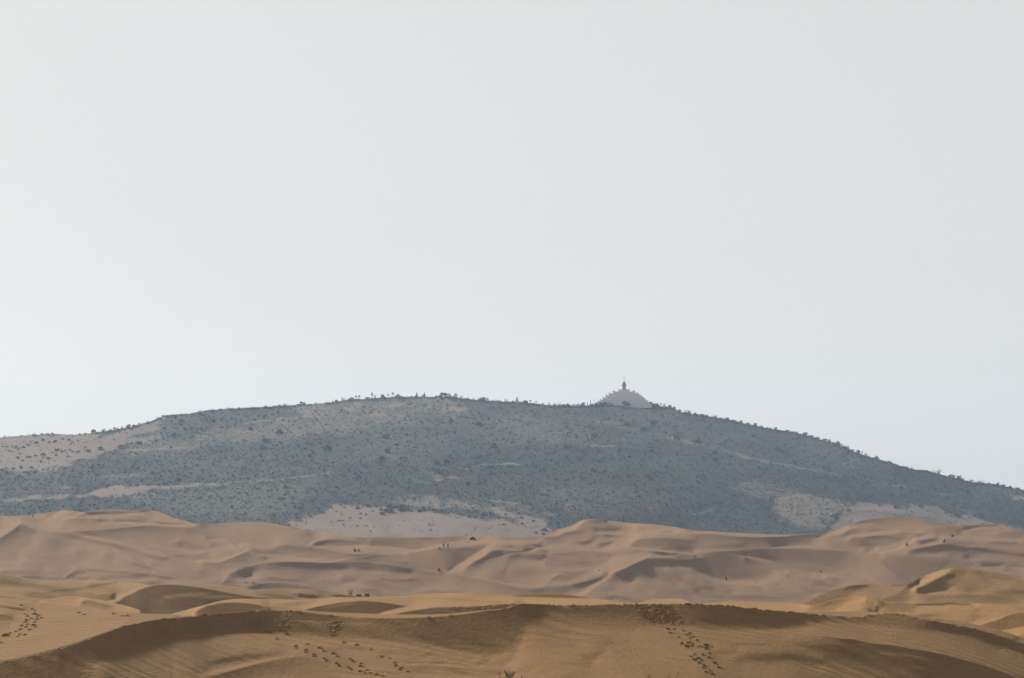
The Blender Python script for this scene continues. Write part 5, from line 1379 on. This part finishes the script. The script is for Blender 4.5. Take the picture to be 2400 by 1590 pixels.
# square-stepped cairn and the pinkish shrine farther left on the skyline
def lathe_part(name, prof, m, root, sides=4, mat=M_PINK):
    V, F = lathe([(r_ * m, z * m) for r_, z in prof], sides, R(45))
    return link_obj(name, mesh_np(name, V, F, mat, sides > 6), root)
P = at_skyline(1211.5, 1.5); m = ppm(P)
cairn = bpy.data.objects.new('stepped_cairn', None); COL.objects.link(cairn); cairn.location = tuple(P)
tag(cairn, 'small pinkish stepped cairn with a tapering post on the hill skyline', 'cairn')
lathe_part('base', ((10.5, -1), (10.5, 1.6), (9.0, 1.6), (9.0, 3.0), (7.2, 3.0), (7.2, 4.4), (5.0, 4.4), (5.0, 5.6), (.1, 5.6)), m, cairn)
lathe_part('post', ((2.6, 5.6), (3.0, 7.5), (2.6, 9.5), (2.0, 10.5), (.1, 10.6)), m, cairn, 12)
lathe_part('finial', ((2.0, 10.6), (2.4, 11.6), (1.6, 12.8), (.8, 14.2), (.1, 15)), m, cairn, 12)
P = at_skyline(1068, 1.0); m = ppm(P)
shr = bpy.data.objects.new('hilltop_shrine', None); COL.objects.link(shr); shr.location = tuple(P)
tag(shr, 'pinkish tower-shaped shrine on the skyline right of the broad thicket', 'shrine')
lathe_part('plinth', ((6.2, -1), (6.2, 1.6), (5.2, 1.6), (5.2, 3.0), (.1, 3.0)), m, shr)
lathe_part('tower', ((4.6, 3.0), (5.4, 6.0), (5.2, 8.2), (4.2, 9.2), (.1, 9.3)), m, shr)
lathe_part('cap', ((3.4, 9.3), (2.4, 10.2), (1.2, 10.9), (.1, 11.6)), m, shr)

# poles with dark horsehair tufts either side of the monument
for (px, ytop, ya, yb, rw, lab) in ((1377.0, 943.6, 944.2, 948.4, 1.15, 'short dark-tufted pole, leftmost of three left of the pyramid'),
                                    (1384.0, 937.0, 939.3, 944.0, 1.05, 'tall dark-tufted pole, middle of three left of the pyramid'),
                                    (1392.6, 936.0, 937.0, 938.6, .5, 'thin pole with tiny tip, rightmost of three left of the pyramid'),
                                    (1537.2, 943.8, 944.4, 947.2, .75, 'thin dark-tufted pole just right of the pyramid'),
                                    (1549.0, 945.0, 945.4, 949.4, 1.7, 'pole with fat black tuft, farther right of the pyramid')):
    P = at_skyline(px, 1.0); m = ppm(P)
    z = lambda y: (HOR - y) * m - P[2]
    root = bpy.data.objects.new('tufted_pole', None); COL.objects.link(root); root.location = tuple(P)
    tag(root, lab, 'pole', 'tufted poles beside the monument')
    V, F = lathe([(.11, -.5), (.10, z(ytop)), (.02, z(ytop) + .25)], 6)
    link_obj('pole', mesh_np('pole', V, F, M_IRON), root)
    V, F = lathe([(.12, z(yb) - .1), (rw * m * .8, z(yb) + .1), (rw * m, z(yb) * .55 + z(ya) * .45), (rw * m * .6, z(ya) - .1), (.12, z(ya))], 9)
    link_obj('tuft', mesh_np('tuft', V, F, M_TUFT), root)

# ------------------------------------------------------------------ people and their tent on the far dunes
M_SKIN = plain('skin', (.28, .17, .11)); M_HAIR = plain('dark_hair', (.02, .017, .015))
CLOTH = {k: plain(k + '_cloth', c) for k, c in dict(black=(.012, .011, .012), charcoal=(.03, .028, .03), blue=(.16, .19, .25), brown=(.07, .045, .02), plum=(.07, .045, .06), olive=(.035, .035, .025), maroon=(.05, .028, .03), grey=(.12, .115, .12)).items()}
POSES = {
    'stand': dict(pel=(0, 0, .92), chest=(0, .01, 1.30), neck=(0, 0, 1.48), head=(0, -.03, 1.64),
                  kneeL=(-.10, -.03, .50), footL=(-.11, 0, .07), toeL=(-.12, -.18, .03), kneeR=(.10, -.05, .50), footR=(.12, .03, .07), toeR=(.13, -.14, .03),
                  elbL=(-.27, .03, 1.12), hanL=(-.28, -.06, .86), elbR=(.27, .03, 1.12), hanR=(.27, -.08, .88)),
    'walk': dict(pel=(0, 0, .90), chest=(.05, 0, 1.28), neck=(.08, 0, 1.46), head=(.11, 0, 1.62),
                 kneeL=(.20, -.06, .52), footL=(.30, -.08, .10), toeL=(.46, -.08, .06), kneeR=(-.05, .08, .48), footR=(-.32, .08, .12), toeR=(-.22, .08, .03),
                 elbL=(-.12, -.22, 1.08), hanL=(-.02, -.22, .86), elbR=(.18, .22, 1.08), hanR=(.32, .20, .92)),
    'sit': dict(pel=(0, 0, .16), chest=(0, .05, .54), neck=(0, .02, .72), head=(0, -.04, .88),
                kneeL=(-.14, -.40, .46), footL=(-.13, -.66, .07), toeL=(-.13, -.82, .04), kneeR=(.14, -.42, .46), footR=(.14, -.68, .07), toeR=(.14, -.84, .04),
                elbL=(-.26, -.14, .42), hanL=(-.14, -.40, .50), elbR=(.26, -.14, .42), hanR=(.14, -.42, .50)),
    'crouch': dict(pel=(0, .1, .34), chest=(0, -.10, .70), neck=(0, -.22, .86), head=(0, -.32, .98),
                   kneeL=(-.16, -.28, .50), footL=(-.14, -.02, .07), toeL=(-.15, -.20, .03), kneeR=(.16, -.28, .48), footR=(.14, 0, .07), toeR=(.15, -.18, .03),
                   elbL=(-.26, -.22, .48), hanL=(-.12, -.48, .34), elbR=(.26, -.22, .48), hanR=(.12, -.50, .34)),
}
def person(px, py, pose, rz, upper, lower, label, group=None, scale=1.0):
    j = POSES[pose]
    names = ['pel', 'chest', 'neck', 'head', 'crown', 'shL', 'elbL', 'hanL', 'fL', 'shR', 'elbR', 'hanR', 'fR', 'hipL', 'kneeL', 'footL', 'toeL', 'hipR', 'kneeR', 'footR', 'toeR']
    pt = {k: np.array(v, float) for k, v in j.items()}
    ax = np.array([1.0, 0, 0])
    if pose == 'walk': ax = np.array([0, 1.0, 0])
    pt['crown'] = pt['head'] + (0, 0, .10)
    pt['shL'] = pt['chest'] - ax * .17 + (0, 0, .10); pt['shR'] = pt['chest'] + ax * .17 + (0, 0, .10)
    pt['hipL'] = pt['pel'] - ax * .09 - (0, 0, .05); pt['hipR'] = pt['pel'] + ax * .09 - (0, 0, .05)
    for s_ in 'LR':
        d = pt['han' + s_] - pt['elb' + s_]; pt['f' + s_] = pt['han' + s_] + d / np.linalg.norm(d) * .14
    rad = dict(pel=.15, chest=.165, neck=.065, head=.105, crown=.08, shL=.075, shR=.075, elbL=.05, elbR=.05, hanL=.036, hanR=.036, fL=.02, fR=.02,
               hipL=.11, hipR=.11, kneeL=.068, kneeR=.068, footL=.048, footR=.048, toeL=.04, toeR=.04)
    E = [('pel', 'chest'), ('chest', 'neck'), ('neck', 'head'), ('head', 'crown')]
    for s_ in 'LR':
        E += [('chest', 'sh' + s_), ('sh' + s_, 'elb' + s_), ('elb' + s_, 'han' + s_), ('han' + s_, 'f' + s_), ('pel', 'hip' + s_), ('hip' + s_, 'knee' + s_), ('knee' + s_, 'foot' + s_), ('foot' + s_, 'toe' + s_)]
    me = bpy.data.meshes.new('person_frame')
    me.from_pydata([tuple(pt[n]) for n in names], [(names.index(a), names.index(b)) for a, b in E], [])
    tmp = bpy.data.objects.new('person_frame', me); COL.objects.link(tmp)
    md = tmp.modifiers.new('skin', 'SKIN')
    for k, n in enumerate(names):
        me.skin_vertices[0].data[k].radius = (rad[n], rad[n] * (.75 if n in ('pel', 'chest') else 1))
        me.skin_vertices[0].data[k].use_root = (n == 'pel')
    sb = tmp.modifiers.new('sub', 'SUBSURF'); sb.levels = 2; sb.render_levels = 2
    dg = bpy.context.evaluated_depsgraph_get()
    body = bpy.data.meshes.new_from_object(tmp.evaluated_get(dg))
    bpy.data.objects.remove(tmp); bpy.data.meshes.remove(me)
    body.name = 'person'; body.materials.clear()
    for m_ in (CLOTH[upper], CLOTH[lower], M_SKIN, M_HAIR): body.materials.append(m_)
    up = {'chest', 'shL', 'shR', 'elbL', 'elbR'}; skin = {'neck', 'head', 'hanL', 'hanR', 'fL', 'fR'}
    arr = np.array([pt[n] for n in names]); rr = np.array([rad[n] for n in names])
    for p in body.polygons:
        c = np.array(p.center); p.use_smooth = True
        n = names[int(np.argmin(np.linalg.norm(arr - c, axis=1) - rr * .6))]
        face = n == 'head' and (c - pt['head'])[1] < -.03 and c[2] < pt['head'][2] + .07
        p.material_index = 0 if n in up else 3 if (n == 'crown' or n == 'head' and not face) else 2 if n in skin else 1
    o = link_obj('person', body)
    P = mid.at(px, py)
    o.location = (P[0], P[1], P[2]); o.rotation_euler = (0, 0, R(rz)); o.scale = (scale,) * 3
    return tag(o, label, 'person', group)
person(77, 1215.5, 'walk', 20, 'black', 'black', 'person in black walking along the far left dune crest', None, 1.0)
person(1040, 1284.6, 'stand', 160, 'blue', 'brown', 'person in pale blue top standing left beside another on the crest', None, 1.1)
person(1050, 1285.6, 'stand', 190, 'grey', 'maroon', 'person in grey top and dark trousers standing at right of the pair', None, 1.1)
person(830, 1293.0, 'sit', 30, 'plum', 'plum', 'person in plum clothes sitting tallest of the seated group', None, 1.25)
person(834, 1293.2, 'sit', -20, 'olive', 'black', 'person in olive top sitting in the middle of the seated group', None, 1.05)
person(840, 1293.0, 'sit', 60, 'brown', 'olive', 'person in brown sitting a little apart at the group\'s right', None, 1.05)
person(1703, 1360.5, 'crouch', -60, 'black', 'black', 'person in black sitting hunched on the shaded dune right of centre', None, 1.3)
person(2125, 1280, 'sit', 10, 'charcoal', 'black', 'dark-clothed person sitting on the light dune crest, left of two', None, 1.25)
person(2214, 1271.5, 'sit', -40, 'maroon', 'charcoal', 'dark-clothed person sitting on the upper right dune, right of two', None, 1.3)

# a bag on the sand by the walkers
P = mid.at(1030.3, 1287.0)
V, F = lathe([(.05, 0), (.26, .02), (.30, .14), (.27, .28), (.17, .36), (.10, .40), (.13, .45), (.02, .45)], 12)
bag = link_obj('bag', mesh_np('bag', V * np.array([1.25, .8, 1]), F, CLOTH['brown'])); bag.location = tuple(P)
tag(bag, 'brown bag lying on the crest left of the two standing people', 'bag')

# dome tent, open towards the viewer
P = mid.at(1107.5, 1265.5)
tent = bpy.data.objects.new('dome_tent', None); COL.objects.link(tent); tent.location = tuple(P); tent.rotation_euler = (0, R(-6), R(8))
tag(tent, 'small dark red dome tent with pale open front on the dune crest', 'tent')
TW, TH = 1.05, .95
M_TENT = plain('red_tent_cloth', (.085, .022, .03), .7); M_TENT2 = plain('plum_tent_cloth', (.06, .03, .05), .7); M_TIN = plain('tent_floor', (.22, .16, .17))
Vt, Ft = [], []
na, nb_ = 17, 7
for layer in (1.0, .94):
    for b in range(nb_):
        dep = b / (nb_ - 1); s_ = math.sqrt(max(0, 1 - dep ** 2.2)) if b else 1
        for a in range(na):
            t = math.pi * a / (na - 1)
            Vt.append((-TW * math.cos(t) * s_ * layer, -.5 + 1.3 * dep * layer, TH * math.sin(t) ** .85 * s_ * layer))
for layer in (0, 1):
    o = layer * na * nb_
    for b in range(nb_ - 1):
        for a in range(na - 1):
            f = (o + b * na + a, o + b * na + a + 1, o + (b + 1) * na + a + 1, o + (b + 1) * na + a)
            Ft.append(f if layer else f[::-1])
for a in range(na - 1):
    Ft.append((a, a + 1, na * nb_ + a + 1, na * nb_ + a))
link_obj('canopy', mesh_np('canopy', Vt, Ft, M_TENT), tent)
V, F = boxes([(-TW * .92, -.45, .01, TW * .92, .75, .06)])
link_obj('floor', mesh_np('floor', V, F, M_TIN, False), tent)
V, F = tube([(-TW * 1.01 * math.cos(math.pi * k / 12), -.52, TH * 1.01 * math.sin(math.pi * k / 12) ** .85) for k in range(13)], [.03] * 13, 6)
link_obj('pole', mesh_np('pole', V, F, M_TENT2), tent)

# ------------------------------------------------------------------ footprints trodden into the near dune
FP = [('N1', [(285, 200), (320, 225), (355, 250), (300, 265), (310, 280), (285, 295), (320, 318), (300, 350), (250, 335), (235, 378), (185, 400), (115, 422), (60, 455, 1.8), (205, 458), (15, 530), (370, 140), (400, 160), (395, 200, 1.2), (440, 215), (430, 232), (420, 262), (480, 245), (400, 290), (390, 330, 1.2), (345, 380), (410, 350), (915, 185), (975, 205), (1310, 195), (1420, 222), (1470, 220), (240, 97), (230, 435), (290, 440)]),
      ('N2', [(1050, 572), (1060, 595), (1185, 548), (1168, 615), (1165, 640), (1260, 665), (1265, 690), (1325, 592, 1.1), (1375, 628), (1485, 658, 1.2), (1535, 690), (1385, 715), (1408, 742), (1525, 770), (1550, 798), (1680, 718), (1715, 748), (1665, 820), (1695, 845), (1805, 770), (1805, 805, 1.2), (1870, 848), (1800, 865, 1.2), (1855, 885), (1920, 885), (1985, 898), (2055, 915), (1755, 555), (1610, 530), (1925, 610), (2045, 690), (2137, 712), (2197, 765), (2205, 795), (2270, 820), (2257, 845), (2350, 865), (955, 433), (715, 405), (835, 487)]),
      ('N4', [(872, 420), (845, 437), (915, 462), (880, 480), (958, 505), (750, 465), (650, 420), (785, 530), (785, 548), (865, 538, 1.5), (850, 582, 1.5), (900, 565), (970, 580), (1000, 573), (1070, 570, 1.8), (1065, 600, 1.2), (1097, 653), (1095, 702), (1030, 672), (970, 718, 1.3), (1005, 735), (885, 690), (930, 665), (915, 722), (935, 735), (1160, 768, 1.1), (1210, 820, 1.1), (985, 768), (1045, 797), (1035, 820), (1103, 850), (1130, 897), (1060, 870), (620, 375), (690, 375), (800, 390)])]
def print_mesh(seed):
    """A trodden hollow: a ragged rim of pushed-up sand, highest at the far side, round a sunken sole."""
    r = np.random.default_rng(seed)
    ns = 14; V = []; F = []
    rings = ((1.45, -.05), (1.15, .10), (.92, .42), (.72, .34), (.50, -.02), (.25, -.03), (.02, -.03))
    for (rr, z) in rings:
        for i in range(ns):
            t = 2 * np.pi * i / ns
            far = .5 + .5 * np.sin(t)
            jit = 1 + r.uniform(-.10, .10)
            V.append((rr * np.cos(t) * jit, rr * np.sin(t) * 1.25 * jit, z * (.18 + .85 * far) * (1 + r.uniform(-.25, .25)) if z > 0.05 else z))
    for k in range(len(rings) - 1):
        for i in range(ns):
            jn = (i + 1) % ns
            F.append((k * ns + i, k * ns + jn, (k + 1) * ns + jn, (k + 1) * ns + i))
    return mesh_np('footprint', V, F, M_SAND_NEAR)
PM = [print_mesh(k) for k in range(4)]
import mathutils
for tl, items in FP:
    for it in items:
        (px, py), = q(tl, [it[:2]]); sz = it[2] if len(it) > 2 else rng.uniform(.75, 1.0)
        P = l1.at(px, py); n = l1.normal(px, py)
        o = link_obj('footprint', PM[int(rng.integers(0, 4))], dune_near)
        zq = mathutils.Vector(n).to_track_quat('Z', 'Y')
        yax = mathutils.Vector((0, 1, 0)); nv = mathutils.Vector(n)
        yv = (yax - nv * yax.dot(nv)).normalized(); xv = yv.cross(nv).normalized()
        M = mathutils.Matrix((xv, yv, nv)).transposed().to_4x4()
        M = M @ mathutils.Matrix.Rotation(rng.uniform(-.35, .35), 4, 'Z')
        s_ = .170 * sz
        o.matrix_local = mathutils.Matrix.Translation(P) @ M @ mathutils.Matrix.Diagonal((s_ * 1.05, s_, s_ * 1.2, 1))
